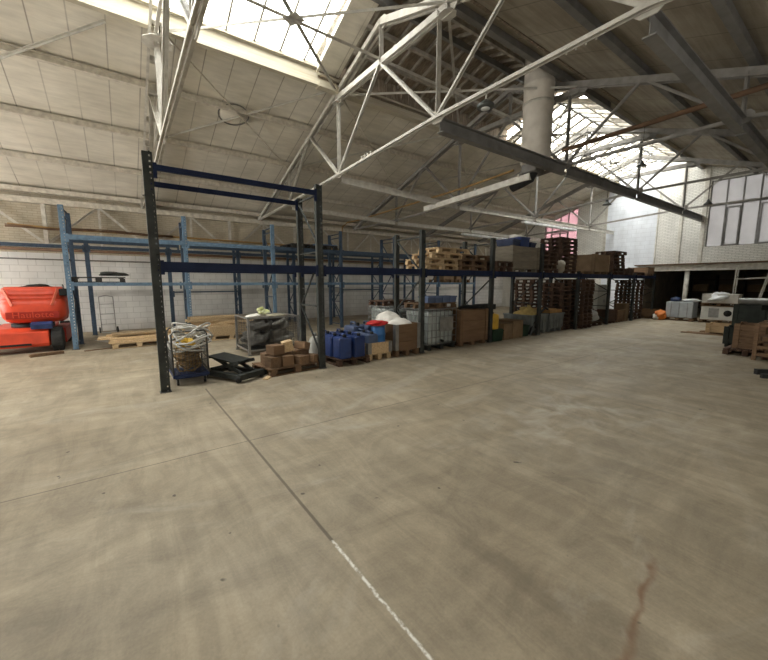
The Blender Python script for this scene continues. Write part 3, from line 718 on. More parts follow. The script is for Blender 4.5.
def pallet(loc, rz, m, label, group, fine=True):
    key = (m.name, fine)
    if key not in PAL:
        d, k, b = pallet_meshes()
        if fine:
            r_ = thing('pallet', label, 'pallet', loc, rz, group)
            fine_parts(m, r_)
        else:
            mb = MB(); [mb.add(q.v, q.f) for q in (d, k, b)]
            r_ = tag(mb.build('pallet', m), label, 'pallet', group); r_.location = loc; r_.rotation_euler = (0, 0, rz)
        PAL[key] = r_; return r_
    return dup(PAL[key], loc, rz, label, group)
PH = .1445
def posname(k, n):
    if k == 0: return 'bottom pallet'
    if k == n - 1: return 'topmost pallet'
    return '%s pallet from the bottom' % (ORD[k] if k < 10 else {10: 'eleventh', 11: 'twelfth', 12: 'thirteenth', 13: 'fourteenth'}[k])
def stack(x, y, z, n, rz, m, desc, group, seed=0, jit=.03, fine=False):
    rr = random.Random(seed)
    for k in range(n):
        pallet((x + rr.uniform(-jit, jit), y + rr.uniform(-jit, jit), z + k * PH), rz + rr.uniform(-.02, .02) + (PI if k % 2 else 0), m, (posname(k, n) + ' ' + desc) if n > 1 else desc, group, fine)
Z1 = L1Z + .002
# upper level of the front rack, from near to far
stack(-7.15, 6.85, Z1, 2, PI / 2, M_wood, 'of the pale wooden pile on the rack by the third upright', 'pale pallets on the rack', 1, .05, True)
stack(-7.15, 7.02, Z1 + 2 * PH, 1, PI / 2, M_wood, 'pale pallet shifted back on top of two others on the rack', 'pale pallets on the rack', 2, .02, True)
stack(-7.15, 7.28, Z1 + 3 * PH, 1, PI / 2, M_wood, 'topmost pale pallet of the rack pile, catching the light', 'pale pallets on the rack', 3, .02, True)
stack(-7.15, 8.1, Z1, 3, PI / 2, M_woodm, 'of the brown pile beside the pale pallets on the rack', 'brown pallets on the rack', 4, .04, True)
stack(-7.15, 9.15, Z1, 2, 0, M_woodd, 'of the low dark rack pile left of the grey crate', 'dark pallets on the rack', 5)
stack(-7.2, 12.0, Z1, 5, PI / 2, M_woodd, 'of the dark rack pile right of the grey crate', 'dark pallets on the rack', 6)
stack(-7.3, 13.55, Z1, 9, PI / 2, M_woodd, 'of the tallest dark pile on the rack', 'dark pallets on the rack', 7, .02)
stack(-7.15, 17.5, Z1, 6, PI / 2, M_woodd, 'of the dark pile near the rack top far end', 'dark pallets on the rack', 8)
stack(-7.15, 16.55 + 1.1, Z1 + 6 * PH, 1, PI / 2, M_woodd, 'dark pallet crowning the far pile on the rack, pushed aside', 'dark pallets on the rack', 9)
stack(-7.15, 19.9, Z1, 1, PI / 2, M_woodd, 'single dark pallet on the rack just before its last upright', 'dark pallets on the rack', 10)

def solid_crate(name, lab, cat, x0, x1, y0, y1, z0, z1, m, boards=4, posts=True, mp=None, group=None, feet=True):
    "boarded crate on bearers"
    r = thing(name, lab, cat, ((x0 + x1) / 2, (y0 + y1) / 2, z0), 0, group)
    hx, hy, hh = (x1 - x0) / 2, (y1 - y0) / 2, z1 - z0; f0 = .1 if feet else .0
    bh = (hh - f0) / boards
    mb = MB()
    for i in range(boards):
        za = f0 + i * bh + .004; zb = f0 + (i + 1) * bh - .004
        for s in (-1, 1):
            mb.b2((s * hx - .012, -hy, za), (s * hx + .012, hy, zb)); mb.b2((-hx, s * hy - .012, za), (hx, s * hy + .012, zb))
    mb.build('side_board', m, r)
    MB().b2((-hx + .01, -hy + .01, f0), (hx - .01, hy - .01, f0 + .02)).build('base', m, r)
    if posts:
        for sx in (-1, 1):
            for sy in (-1, 1):
                o_ = [(hx - .07, hy + .012), (hx - .07, hy + .036), (hx + .036, hy + .036), (hx + .036, hy - .07), (hx + .012, hy - .07), (hx + .012, hy + .012)]
                o_ = [(sx * a, sy * b) for a, b in o_]
                MB().prism(o_ if sx * sy > 0 else o_[::-1], f0 - .01, hh + .01, 'z').build('corner_post', mp or m, r)
    if feet:
        for sy in (-1, 0, 1):
            yb = sy * (hy - .08); o_ = [(-hx, 0), (hx, 0), (hx, .1), (hx - .14, .1), (hx - .14, .022), (.07, .022), (.07, .1), (-.07, .1), (-.07, .022), (-hx + .14, .022), (-hx + .14, .1), (-hx, .1)]
            MB().prism(o_, yb - .06, yb + .06).build('bearer', m, r)
    return r
r = solid_crate('crate', 'big tall grey-brown crate on the rack carrying blue bins', 'crate', -7.65, -6.68, 9.72, 11.12, Z1, 2.86, M_greybox if False else mat('grey_weathered_ply', (.25, .22, .17), .85, 0, (.16, .14, .11), 3, .8, 0, 0, stretch=(1, 1, 5)), 3)
MB().box((0, 0, .72), (.92, 1.3, .06)).build('fill', M_bag, r)
# blue bins and bundle on that crate
def bin_box(name, lab, cat, c, d, m, rz=0., group=None, wall=.02):
    r = thing(name, lab, cat, c, rz, group); hx, hy, h = d[0] / 2, d[1] / 2, d[2]
    mb = MB(); tb = lambda z: .90 + .10 * z / h
    ro = [[(sx * hx * tb(z), sy * hy * tb(z), z) for sx, sy in ((-1, -1), (1, -1), (1, 1), (-1, 1))] for z in (0, h)]
    ri = [[(sx * (hx * tb(z) - wall), sy * (hy * tb(z) - wall), z) for sx, sy in ((-1, -1), (1, -1), (1, 1), (-1, 1))] for z in (h, .03)]
    mb.loft(ro + ri).build('shell', m, r)
    rm = MB()
    for s in (-1, 1): rm.b2((s * hx - .015, -hy, h - .04), (s * hx + .015, hy, h)); rm.b2((-hx, s * hy - .015, h - .04), (hx, s * hy + .015, h))
    rm.build('rim', m, r)
    return r
bin_box('bin', 'dark blue bin lying flattest, left on top of the big rack crate', 'bin', (-7.0, 9.95, 2.864), (.55, .6, .20), mat('dark_blue_plastic', (.02, .035, .09), .5), .2, 'blue bins on the crate')
bin_box('bin', 'brightest blue bin, tallest on top of the big rack crate', 'bin', (-7.0, 10.5, 2.864), (.5, .42, .30), M_blue, -.1, 'blue bins on the crate')
bin_box('bin', 'low dark blue bin at the right on the big rack crate', 'bin', (-6.98, 10.93, 2.864), (.45, .36, .16), MAT['dark_blue_plastic'], .1, 'blue bins on the crate')
tag(MB().lump((-7.25, 10.65, 3.22), (.2, .18, .09), 5, .2, .5).build('rag_bundle', M_sack), 'crumpled white cloth bundle behind the brightest blue bin on the rack', 'cloth')
bpy.data.objects['rag_bundle'].location.z = -.0
MB_ = MB()
tag(MB().lump((-6.95, 12.95, Z1 + .24), (.22, .2, .24), 11, .12, .05).build('sack', M_bag), 'pale grey sack on the rack left of the tallest pallet pile', 'sack', 'sacks on the rack')
bpy.data.objects['sack'].data.materials[0] = mat('pale_sacking', (.42, .38, .31), .9, 0, (.28, .25, .2), 5, .8)
r = solid_crate('crate', 'brown cardboard-sided crate on the rack past the tallest pile', 'crate', -7.6, -6.68, 15.0, 16.3, Z1, 2.84, M_card, 2)
r = solid_crate('crate', 'low dark crate at the far end on top of the rack', 'crate', -7.5, -6.7, 20.65, 21.4, Z1, 2.48, M_woodm, 2)
r = solid_crate('crate', 'small low crate on the rack between pile and last pallet', 'crate', -7.4, -6.75, 18.55, 19.05, Z1, 2.38, M_woodd, 2)

# ---------------------------------------------------------------- floor goods of the first bay
# roll cage with hoses
r = thing('roll_cage', 'wire roll cage with a dark blue base, full of hoses, beside the first upright', 'trolley', (-7.18, .92, 0), .0)
MB().box((0, 0, .165), (.66, .56, .05)).box((0, 0, .13), (.60, .50, .03)).build('base', mat('dark_blue_steel', (.02, .035, .10), .5, .2), r, bevel=.01)
for sx in (-1, 1):
    for sy in (-1, 1):
        c_ = thing('caster', None, None, (sx * .26, sy * .21, 0)); c_.parent = r
        MB().lathe((0, -.015, .052), [(.0, 0), (.05, 0), (.052, .015), (.05, .03), (.0, .03)], 16, 'y').build('wheel', M_black, c_)
        MB().box((0, -.02, .095), (.04, .006, .07)).box((0, .022, .095), (.04, .006, .07)).box((0, 0, .127), (.06, .05, .008)).build('fork', M_steel, c_)
fr = MB()
for sx in (-1, 1):
    x = sx * .31
    pts = [(x, -.27, .19), (x, -.27, .88), (x, -.23, .93), (x, .23, .93), (x, .27, .88), (x, .27, .19)]
    fr.tube(pts, .014, 8)
for sy in (-1, 1): fr.tube([(-.31, sy * .27, .70), (.31, sy * .27, .70)], .010, 6); fr.tube([(-.31, sy * .27, .45), (.31, sy * .27, .45)], .008, 6)
fr.build('frame', M_wire, r)
wm = MB()
for sx in (-1, 1):
    for i in range(1, 11): wm.tube([(sx * .31, -.27 + i * .049, .19), (sx * .31, -.27 + i * .049, .66)], .003, 4)
    for i in range(0, 9): wm.tube([(sx * .31, -.27, .22 + i * .055), (sx * .31, .27, .22 + i * .055)], .003, 4)
for sy in (-1, 1):
    for i in range(1, 12): wm.tube([(-.31 + i * .052, sy * .27, .19), (-.31 + i * .052, sy * .27, .66)], .003, 4)
    for i in range(0, 9): wm.tube([(-.31, sy * .27, .22 + i * .055), (.31, sy * .27, .22 + i * .055)], .003, 4)
wm.build('wire_mesh', M_wire, r)
rr = random.Random(8)
def tangle(name, c, rad, zr, n, m, lab, cat, tr=.012, seed=1, ell=1.0):
    rr = random.Random(seed); mb = MB()
    for i in range(n):
        cx, cy, cz = (c[0] + rr.uniform(-.06, .06), c[1] + rr.uniform(-.06, .06), c[2] + rr.uniform(-zr, zr)); R_ = rad * rr.uniform(.6, 1.); tx, ty = rr.uniform(-.9, .9), rr.uniform(-.9, .9)
        pts = []
        for k in range(18):
            a = 2 * PI * k / 18; x, y = R_ * math.cos(a), R_ * math.sin(a) * ell
            pts.append((cx + x, cy + y, cz + x * tx * .7 + y * ty * .7 + .02 * math.sin(3 * a)))
        mb.tube(pts, tr, 6, True)
    return tag(mb.build(name, m), lab, cat, None, 'stuff')
tangle('brown_cable_tangle', (-7.18, .92, .40), .19, .13, 26, M_brownst, 'tangle of brown cables filling the lower half of the roll cage', 'cables', .014, 2)
tangle('hose_coil', (-7.14, .98, .80), .30, .10, 13, M_hose, 'loops of pale grey hose spilling over the roll cage', 'hose', .016, 5)
tag(MB().lump((-7.08, .90, .66), (.15, .16, .10), 3, .3).build('yellow_bag', M_yel), 'crumpled yellow bag caught inside the roll cage among the hoses', 'bag')
# low folding lift table / pump truck lying dark on the floor
r = thing('lift_table', 'low black scissor lift table with pump lying right of the roll cage', 'lift table', (-7.28, 1.48, 0), .45)
MB().box((.35, -.22, .09), (.95, .10, .09)).box((.35, .22, .09), (.95, .10, .09)).box((-.1, 0, .09), (.12, .54, .10)).box((.80, 0, .10), (.10, .54, .10)).build('base_frame', M_dark, r, bevel=.008)
MB().seg((-.05, -.17, .14), (.70, -.17, .34), .03, .06).seg((-.05, .17, .14), (.70, .17, .34), .03, .06).seg((.72, -.14, .14), (0, -.14, .36), .03, .06).seg((.72, .14, .14), (0, .14, .36), .03, .06).build('scissor_arm', M_dark, r)
MB().box((.22, .02, .345), (.66, .42, .03), .12, 0, .12).build('platform', M_dark, r, bevel=.006)
MB().tube([(.0, 0, .15), (.45, 0, .26)], .035, 12).build('hydraulic_cylinder', M_steel, r)
MB().tube([(-.12, -.2, .15), (-.3, -.2, .30), (-.3, .2, .30), (-.12, .2, .15)], .014, 8).build('handle', M_dark, r)
for sx, sy in ((-.08, -.26), (-.08, .26), (.78, -.26), (.78, .26)): MB().lathe((sx, sy - .02, .062), [(.0, 0), (.06, 0), (.06, .04), (0, .04)], 16, 'y').build('wheel', M_black, r)
tag(MB().box((-6.83, 1.95, .05), (.16, .46, .10), .15).build('steel_bar', M_dark), 'short black steel block on the floor in front of the lift table', 'steel block')

# wire mesh pallet cage
r = thing('mesh_cage', 'square wire mesh pallet cage full of grey sacks behind the wood blocks', 'cage', (-9.3, 3.05, 0))
fr = MB(); hx, hy = .55, .62
for sx in (-1, 1):
    for sy in (-1, 1): fr.box((sx * hx, sy * hy, .47), (.05, .05, .90)); fr.box((sx * hx, sy * hy, .015), (.09, .09, .03))
for z in (.12, .90):
    for s in (-1, 1): fr.box((0, s * hy, z), (2 * hx, .035, .035)); fr.box((s * hx, 0, z), (.035, 2 * hy, .035))
fr.build('frame', M_steel, r)
for sx, sy in ((1, 0), (-1, 0), (0, 1), (0, -1)):
    wm = MB(); L_ = hy if sx else hx
    n_ = int(2 * L_ / .065)
    P_ = (lambda t, z: (sx * hx, t, z)) if sx else (lambda t, z: (t, sy * hy, z))
    for i in range(1, n_): t = -L_ + i * 2 * L_ / n_; wm.seg(P_(t, .12), P_(t, .90), .005, .005)
    for i in range(1, 12): z = .12 + i * .065; wm.seg(P_(-L_, z), P_(L_, z), .005, .005)
    wm.build('mesh_panel', M_wire, r)
MB().box((0, 0, .125), (2 * hx - .04, 2 * hy - .04, .02)).build('floor_panel', M_dark, r)
sp = [(-9.12, 2.75, .36, .30, .30, .22), (-9.15, 3.32, .36, .30, .28, .22), (-9.6, 2.8, .36, .2, .3, .22), (-9.6, 3.35, .36, .2, .28, .22), (-9.15, 2.82, .68, .28, .30, .15), (-9.2, 3.3, .68, .3, .26, .16)]
slab = ['lower front left', 'lower front right', 'lower back left', 'lower back right', 'upper front left', 'upper right']
for i, (x, y, z, a, b_, c_) in enumerate(sp):
    tag(MB().lump((x, y, z), (a, b_, c_ * (1 + .15 * (i % 2))), 20 + i, .26, .1).build('sack', M_bag if i % 2 else M_sackd), '%s grey sack inside the mesh cage' % slab[i], 'sack', 'grey sacks in the mesh cage')
tag(MB().lump((-9.2, 2.78, .90), (.26, .28, .07), 44, .15, .4).build('cloth', M_sack), 'white sheet lying on the sacks at the left of the mesh cage', 'cloth')
tag(MB().lump((-9.05, 2.88, 1.03), (.11, .12, .09), 45, .35, .2).build('plastic_bag', mat('lime_plastic', (.55, .60, .15), .5, 0, (.6, .6, .5), 9, .9)), 'small lime and yellow bag on top of the mesh cage load', 'bag')
tag(MB().lump((-9.3, 3.3, .89), (.26, .30, .05), 47, .2, .4).build('cloth', mat('khaki_cloth', (.36, .33, .24), .9)), 'khaki cloth draped over the right half of the mesh cage load', 'cloth')

# wooden blocks on a pallet
pallet((-6.98, 2.70, 0), PI / 2 + .12, M_woodm, 'brown pallet on the floor carrying the rough wooden blocks', 'pallets on the floor under the front rack')
tag(MB().box((-6.62, 2.2, .012), (.10, .55, .022), .9).build('board', M_wood), 'loose pale board on the floor at the front of the block pallet', 'board')
blk = [(-6.74, 2.30, 0, .26, .22, .20, .1), (-6.72, 2.56, 0, .26, .22, .20, -.1), (-7.05, 2.32, 0, .25, .24, .22, .05), (-6.72, 2.85, 0, .25, .24, .16, .3), (-7.04, 2.62, 0, .26, .24, .21, .1),
       (-6.74, 3.10, 0, .22, .16, .15, .5), (-7.06, 2.92, 0, .25, .26, .22, .0), (-6.82, 2.38, 1, .27, .24, .18, .2), (-6.85, 2.66, 1, .24, .20, .20, -.25), (-6.86, 2.94, 1, .24, .20, .15, .55), (-7.2, 3.12, 0, .2, .14, .3, .4)]
bl = ['lower front left', 'lower front centre-left', 'lower back left', 'lower front right', 'lower back middle', 'small front corner', 'lower back right', 'upper left', 'upper middle', 'upper right tilted', 'rear upright']
for i, (x, y, lv, a, b_, c_, t) in enumerate(blk):
    o = MB().box((0, 0, c_ / 2), (a * 1.05, b_, c_)).build('wooden_block', [M_woodm, M_crate, M_woodm][i % 3] if i != 8 else M_wood, None, (x, y, .146 + (.222 if lv else 0)), t, bevel=.006)
    if lv and i > 7: o.rotation_euler.x = (.22, -.3)[i - 8 if i < 10 else 1]; o.location.z += .035
    tag(o, 'rough brown wooden block, %s of the block pile on the pallet' % bl[i], 'wooden block', 'rough wooden blocks on a pallet')
r = thing('gas_bottle', 'round-topped grey gas bottle behind the second front upright', 'gas bottle', (-7.45, 3.52, 0))
MB().lathe((0, 0, 0), [(.10, 0), (.14, .02), (.145, .1), (.145, .42), (.12, .50), (.05, .55)], 20).build('body', M_grn, r)
MB().lathe((0, 0, .55), [(.04, 0), (.04, .06), (.02, .08)], 12).build('valve', M_steel, r)

# ---------------------------------------------------------------- jerrycans and drums
JC = None
def jerrycan(loc, rz, lab, m=M_blue, s=1.0):
    global JC
    if JC is None:
        r = thing('jerrycan', lab, 'jerrycan', loc, rz, 'blue jerrycans')
        W_, D_ = .15, .13
        def ring(z, k):
            pts = []; c_ = .035
            for sx, sy, a0 in ((1, 1, 0), (-1, 1, 90), (-1, -1, 180), (1, -1, 270)):
                for q in range(4):
                    a = math.radians(a0 + q * 30); pts.append((sx * (W_ * k - c_) + c_ * math.cos(a), sy * (D_ * k - c_) + c_ * math.sin(a), z))
            return pts
        MB().loft([ring(0, .94), ring(.015, 1), ring(.36, 1), ring(.39, .97), ring(.405, .82)], True, False).build('body', M_blue, r)
        MB().tube([(-.10, 0, .40), (-.09, 0, .455), (.02, 0, .455), (.04, 0, .40)], .016, 8).build('handle', M_blue, r)
        MB().lathe((.09, 0, .40), [(.035, 0), (.035, .05), (.03, .055)], 14).build('cap', M_black, r)
        JC = r; r.scale = (s, s, s); return r
    c_ = dup(JC, loc, rz, lab, 'blue jerrycans'); c_.scale = (s, s, s)
    if m is not M_blue:
        for ch in c_.children:
            if ch.name.startswith(('body', 'handle')): ch.data = ch.data.copy(); ch.data.materials[0] = m
    return c_
pallet((-7.1, 3.98, 0), 0.02, M_woodd, 'dark pallet on the floor under the blue jerrycans', 'pallets on the floor under the front rack')
jl = [(-6.70, 3.80, 0, 'front left jerrycan, deep blue, on the dark pallet'), (-6.70, 4.14, .1, 'front right jerrycan, deep blue, on the dark pallet'), (-7.05, 3.76, .0, 'blue jerrycan behind the front left one on the dark pallet'),
      (-7.05, 4.12, .1, 'blue jerrycan behind the front right one on the dark pallet'), (-7.42, 3.78, 0, 'blue jerrycan at the back left of the dark pallet'), (-7.42, 4.14, 0, 'blue jerrycan at the back right of the dark pallet')]
for x, y, t, lab in jl: jerrycan((x, y, PH), t, lab, M_blue, 1.12)
# low collar box
def collar_box(lab, x0, x1, y0, y1, h, m, boards):
    r = thing('pallet_box', lab, 'pallet box', ((x0 + x1) / 2, (y0 + y1) / 2, 0), 0)
    hx, hy = (x1 - x0) / 2, (y1 - y0) / 2; mb = MB(); bh = (h - .144) / boards
    for i in range(boards):
        za, zb = .146 + i * bh, .146 + (i + 1) * bh - .006
        for s in (-1, 1): mb.b2((s * hx - .011, -hy, za), (s * hx + .011, hy, zb)); mb.b2((-hx, s * hy - .011, za), (hx, s * hy + .011, zb))
    mb.build('collar', m, r)
    for sx in (-1, 1):
        for sy in (-1, 1):
            o_ = [(hx - .08, hy + .011), (hx - .08, hy + .02), (hx + .02, hy + .02), (hx + .02, hy - .08), (hx + .011, hy - .08), (hx + .011, hy + .011)]
            o_ = [(sx * a, sy * b) for a, b in o_]
            MB().prism(o_ if sx * sy > 0 else o_[::-1], .15, h, 'z').build('hinge', M_steel, r)
    d = MB()
    for i in range(6): d.box((0, -hy + .06 + i * (2 * hy - .12) / 5, .133), (2 * hx, .1, .022))
    for y in (-hy + .06, 0, hy - .06):
        d.box((0, y, .011), (2 * hx, .1, .022))
        for x in (-hx + .07, 0, hx - .07): d.box((x, y, .072), (.13, .11, .10))
    d.build('base', m, r)
    return r
collar_box('low wooden collar box holding a blue drum and jerrycans', -7.75, -6.62, 4.42, 5.06, .40, M_wood, 1)
collar_box('taller wooden collar box heaped with white sacks', -7.7, -6.6, 5.18, 5.92, .77, M_crate, 3)
r = thing('drum', 'bright blue plastic drum standing in the low collar box', 'drum', (-6.86, 4.86, .15))
MB().lathe((0, 0, 0), [(.14, 0), (.16, .015), (.165, .15), (.172, .16), (.172, .18), (.165, .19), (.165, .38), (.172, .39), (.172, .41), (.165, .42), (.16, .56), (.15, .58)], 28).build('body', mat('bright_blue_plastic', (.03, .16, .42), .35, 0, (.02, .10, .30), 4, .5, spec=.5), r)
MB().lathe((0, 0, .58), [(.165, 0), (.165, .02), (.15, .025)], 28).build('lid', M_bluedull, r)
tag(MB().lump((-6.92, 4.84, .80), (.24, .24, .06), 51, .22, .2).build('red_cover', M_redc), 'crumpled red plastic cover lying on the blue drum', 'cover')
jerrycan((-6.8, 4.56, .15), .1, 'dull grey-blue jerrycan at the left front of the low collar box', M_bluedull, 1.1)
jerrycan((-7.15, 4.58, .15), .1, 'dull grey-blue jerrycan in the middle of the low collar box', M_bluedull, 1.1)
jerrycan((-7.5, 4.60, .15), .1, 'dark grey jerrycan at the back left of the low collar box', M_bluedull, 1.4)
jerrycan((-7.4, 4.92, .15), .1, 'dark grey jerrycan at the back right of the low collar box', M_bluedull, 1.4)
# white sacks
def heap(c, r_, seed, n=26):
    rr = random.Random(seed); vs = []; fs = []; mb = MB()
    for i in range(n + 1):
        for k in range(n + 1):
            u, v_ = -1 + 2 * i / n, -1 + 2 * k / n
            e = max(abs(u), abs(v_)); base = max(0, 1 - e ** 2.2)
            z = r_[2] * (base ** .55) * (.75 + .25 * math.cos(2.2 * (u + .35)) * math.cos(1.8 * (v_ - .3))) + .012 * math.sin(9 * u + 3 * v_) * base
            vs.append((c[0] + u * r_[0], c[1] + v_ * r_[1], c[2] + z))
    for i in range(n):
        for k in range(n): a = i * (n + 1) + k; fs.append((a, a + n + 1, a + n + 2, a + 1))
    return mb.add(vs, fs, True)
tag(MB().lump((-7.32, 5.50, .66), (.36, .36, .36), 61, .06, .5).build('sack', M_sack), 'rear white sack, standing highest in the taller collar box', 'sack', 'white sacks in the collar box')
tag(MB().lump((-6.97, 5.56, .66), (.34, .35, .22), 62, .06, .5).build('sack', M_sack), 'front white sack bulging over the taller collar box', 'sack', 'white sacks in the collar box')

# ---------------------------------------------------------------- IBC tanks
def ibc(loc, lab):
    r = thing('liquid_container', lab, 'tank', loc, 0, 'caged liquid tanks')
    MB().box((0, 0, .57), (.92, .94, .86)).build('tank', M_ibc, r, bevel=.07)
    cg = MB(); hx, hy = .50, .52
    for i in range(8):
        t = -1 + 2 * i / 7
        for s in (-1, 1): cg.tube([(s * hx, t * hy, .14), (s * hx, t * hy, 1.06)], .010, 6); cg.tube([(t * hx, s * hy, .14), (t * hx, s * hy, 1.06)], .010, 6)
    for i in range(6):
        z = .15 + i * .182; cg.tube([(-hx, -hy, z), (hx, -hy, z), (hx, hy, z), (-hx, hy, z)], .011, 6, True)
    cg.tube([(-hx, -.2, 1.06), (hx, -.2, 1.06)], .011, 6); cg.tube([(-hx, .2, 1.06), (hx, .2, 1.06)], .011, 6)
    cg.build('cage', M_steel, r)
    p_ = MB(); p_.box((0, 0, .125), (1.0, 1.06, .03))
    for y in (-.45, 0, .45):
        p_.box((0, y, .012), (1.0, .12, .024))
        for x in (-.42, 0, .42): p_.box((x, y, .065), (.12, .12, .09))
    p_.build('base', M_dark, r)
    MB().lathe((0, 0, 1.0), [(.09, 0), (.09, .03), (.07, .04)], 16).build('filler_cap', M_black, r)
    MB().tube([(.46, 0, .22), (.54, 0, .22)], .035, 10).build('outlet_valve', M_dark, r)
    MB().box((.515, .14, .66), (.006, .5, .38)).build('plate', M_steel, r)
    return r
t1 = ibc((-7.22, 6.84, 0), 'caged plastic liquid tank just right of the third front upright')
dup(t1, (-8.75, 6.72, 0), 0, 'caged liquid tank standing behind the front caged tank', 'caged liquid tanks')
pallet((-7.2, 6.85, 1.075), PI / 2, M_woodm, 'brown pallet lying on the front caged tank', 'pallets on the caged tanks')
pallet((-8.75, 6.72, 1.075), PI / 2, M_woodd, 'dark pallet lying on the rear caged tank', 'pallets on the caged tanks')
for i in range(4):
    bin_box('bin', 'blue-grey crate on the front tank pallet, %s from the left' % ORD[i], 'bin', (-6.98, 6.50 + i * .27, 1.075 + PH + .003), (.38, .25, .17), M_bluedull, 0, 'blue-grey crates on the tank')
# big brown crate
r = solid_crate('crate', 'brown plywood crate on the floor right of the caged tank', 'crate', -7.65, -6.65, 7.46, 8.56, 0, .99, M_crate, 3)
MB().box((0, 0, .93), (.94, 1.04, .02)).build('lid', M_woodm, r)
tag(MB().tube([(-6.9, 8.6, 1.05), (-6.9, 8.35, 1.04), (-7.1, 8.0, 1.04), (-7.0, 7.8, 1.03)], .05, 8).build('hose', M_black), 'black rubber hose lying on the brown plywood crate', 'hose')
r = thing('machine', 'dark green machine with a flat head between the plywood crate and the cartons', 'machine', (-7.35, 9.1, 0))
MB().box((0, 0, .15), (.7, .6, .3)).box((0, .05, .6), (.34, .3, .64)).build('body', M_dark, r, bevel=.02)
MB().box((.1, .12, 1.0), (.4, .62, .16)).build('head', M_dark, r, bevel=.02)
MB().lathe((.05, -.1, .95), [(.12, 0), (.13, .02), (.13, .10), (.10, .13)], 18).build('motor', M_dark, r)
r = thing('barrel', 'yellow barrel standing right of the fourth front upright', 'barrel', (-6.85, 9.08, .36))
MB().lathe((0, 0, 0), [(.19, 0), (.2, .02), (.2, .40), (.185, .44), (.1, .46)], 22).build('body', M_yel, r)
MB().lathe((0, 0, .46), [(.05, 0), (.05, .03), (.04, .035)], 12).build('lid', M_black, r)
bin_box('bin', 'upturned dark green bin carrying the yellow barrel', 'bin', (-6.85, 9.08, 0), (.5, .5, .33), M_green)
MB().box((0, 0, .345), (.48, .48, .03)).build('lid', M_green, bpy.data.objects['bin.007'] if 'bin.007' in bpy.data.objects else None)
def carton(lab, c, d, m=M_card, rz=0, group=None):
    r = thing('carton', lab, 'carton', c, rz, group); hx, hy, h = d[0] / 2, d[1] / 2, d[2]
    MB().box((0, 0, h / 2), d).build('box', m, r)
    MB().b2((-hx - .08, -hy, h + .001), (-hx + .02, hy, h + .006)).build('flap', m, r); MB().b2((hx - .02, -hy, h + .001), (hx + .08, hy, h + .006)).build('flap', m, r)
    MB().b2((-hx, -.03, h + .006), (hx, .03, h + .008)).build('tape', M_brownst, r)
    return r
carton('left brown carton on the floor beside the yellow barrel', (-6.95, 9.62, 0), (.6, .46, .50), M_card, .05, 'brown cartons')
carton('right brown carton, slightly taller, on the floor by the yellow barrel', (-6.95, 10.16, 0), (.6, .50, .56), M_card, -.04, 'brown cartons')
bin_box('bin', 'small dark green bin on the floor left of the grey plastic boxes', 'bin', (-6.95, 10.68, 0), (.5, .36, .36), M_green)
def bigbox(lab, x, y):
    r = thing('pallet_box', lab, 'pallet box', (x, y, 0), 0, 'grey plastic pallet boxes')
    ro = [[(sx * .55 * k, sy * .50 * k, z) for sx, sy in ((-1, -1), (1, -1), (1, 1), (-1, 1))] for z, k in ((.12, .93), (.66, 1))]
    ri = [[(sx * .51 * k, sy * .46 * k, z) for sx, sy in ((-1, -1), (1, -1), (1, 1), (-1, 1))] for z, k in ((.66, 1), (.16, .93))]
    MB().loft(ro + ri).build('shell', M_greybox, r)
    mb = MB()
    for i in range(5):
        t = -.40 + i * .2
        for s in (-1, 1): mb.box((s * .55, t, .40), (.03, .03, .48)); mb.box((t * 1.05, s * .50, .40), (.03, .03, .48))
    for s in (-1, 1): mb.box((s * .555, 0, .64), (.03, 1.03, .05)); mb.box((0, s * .505, .64), (1.12, .03, .05))
    mb.build('rib', M_greybox, r)
    f_ = MB()
    for y_ in (-.42, 0, .42): f_.box((0, y_, .06), (1.0, .12, .12))
    f_.build('runner', M_greybox, r)
    return r
bigbox('left grey plastic pallet box, filled with yellow foam', -7.3, 11.55); bigbox('right grey plastic pallet box, topped with brown card', -7.3, 12.66)
tag(MB().lump((-7.25, 11.55, .60), (.42, .40, .30), 71, .18, .3).build('foam_offcuts', M_foam), 'heap of yellow foam offcuts rising from the left grey plastic box', 'foam', None, 'stuff')
tag(MB().box((-7.25, 12.66, .73), (.92, .80, .12)).box((-7.15, 12.6, .80), (.6, .5, .03), .3).build('card_sheets', mat('orange_card', (.45, .26, .10), .85, 0, (.28, .16, .07), 4, .8)), 'orange-brown card sheets filling the right grey plastic box', 'cardboard')
tag(MB().tube([(-6.75, 10.95, .05), (-6.8, 11.3, .45), (-6.85, 11.75, .72), (-6.9, 12.1, .86), (-6.9, 12.3, .8)], .035, 8).build('hose', M_black), 'black curved hose arching over the left grey plastic box', 'hose')
# tall stacks and the rest of the lower level
stack(-7.2, 13.66, 0, 12, PI / 2, M_woodd, 'of the tall dark floor stack left of the sixth upright', 'dark pallets in tall floor stacks', 12, .03)
stack(-8.45, 13.7, 0, 13, PI / 2, M_woodd, 'of the tall dark floor stack behind the sixth upright', 'dark pallets in tall floor stacks', 13, .03)
stack(-7.15, 14.55, 0, 13, 0, M_woodd, 'of the tall dark floor stack right of the sixth upright', 'dark pallets in tall floor stacks', 14, .02)
pallet((-7.1, 15.6, 0), PI / 2, M_woodd, 'dark pallet under the round white bag', 'pallets on the floor under the front rack')
tag(MB().lump((-7.1, 15.62, PH + .24), (.48, .52, .26), 81, .08, .08).build('bulk_bag', mat('offwhite_bag', (.40, .40, .38), .8, 0, (.28, .28, .27), 4, .8)), 'round off-white bulk bag on a dark pallet under the rack', 'bag')
r = thing('wheel', 'small black spare wheel resting on the round white bag', 'wheel', (-7.1, 15.7, .80))
MB().tube([(0, .12 * math.cos(a * PI / 10), .12 * math.sin(a * PI / 10) + .0) for a in range(20)], .05, 10, True).build('tyre', M_black, r)
MB().lathe((-.03, 0, 0), [(0, 0), (.08, 0), (.08, .06), (0, .06)], 16, 'x').build('hub', M_steel, r)
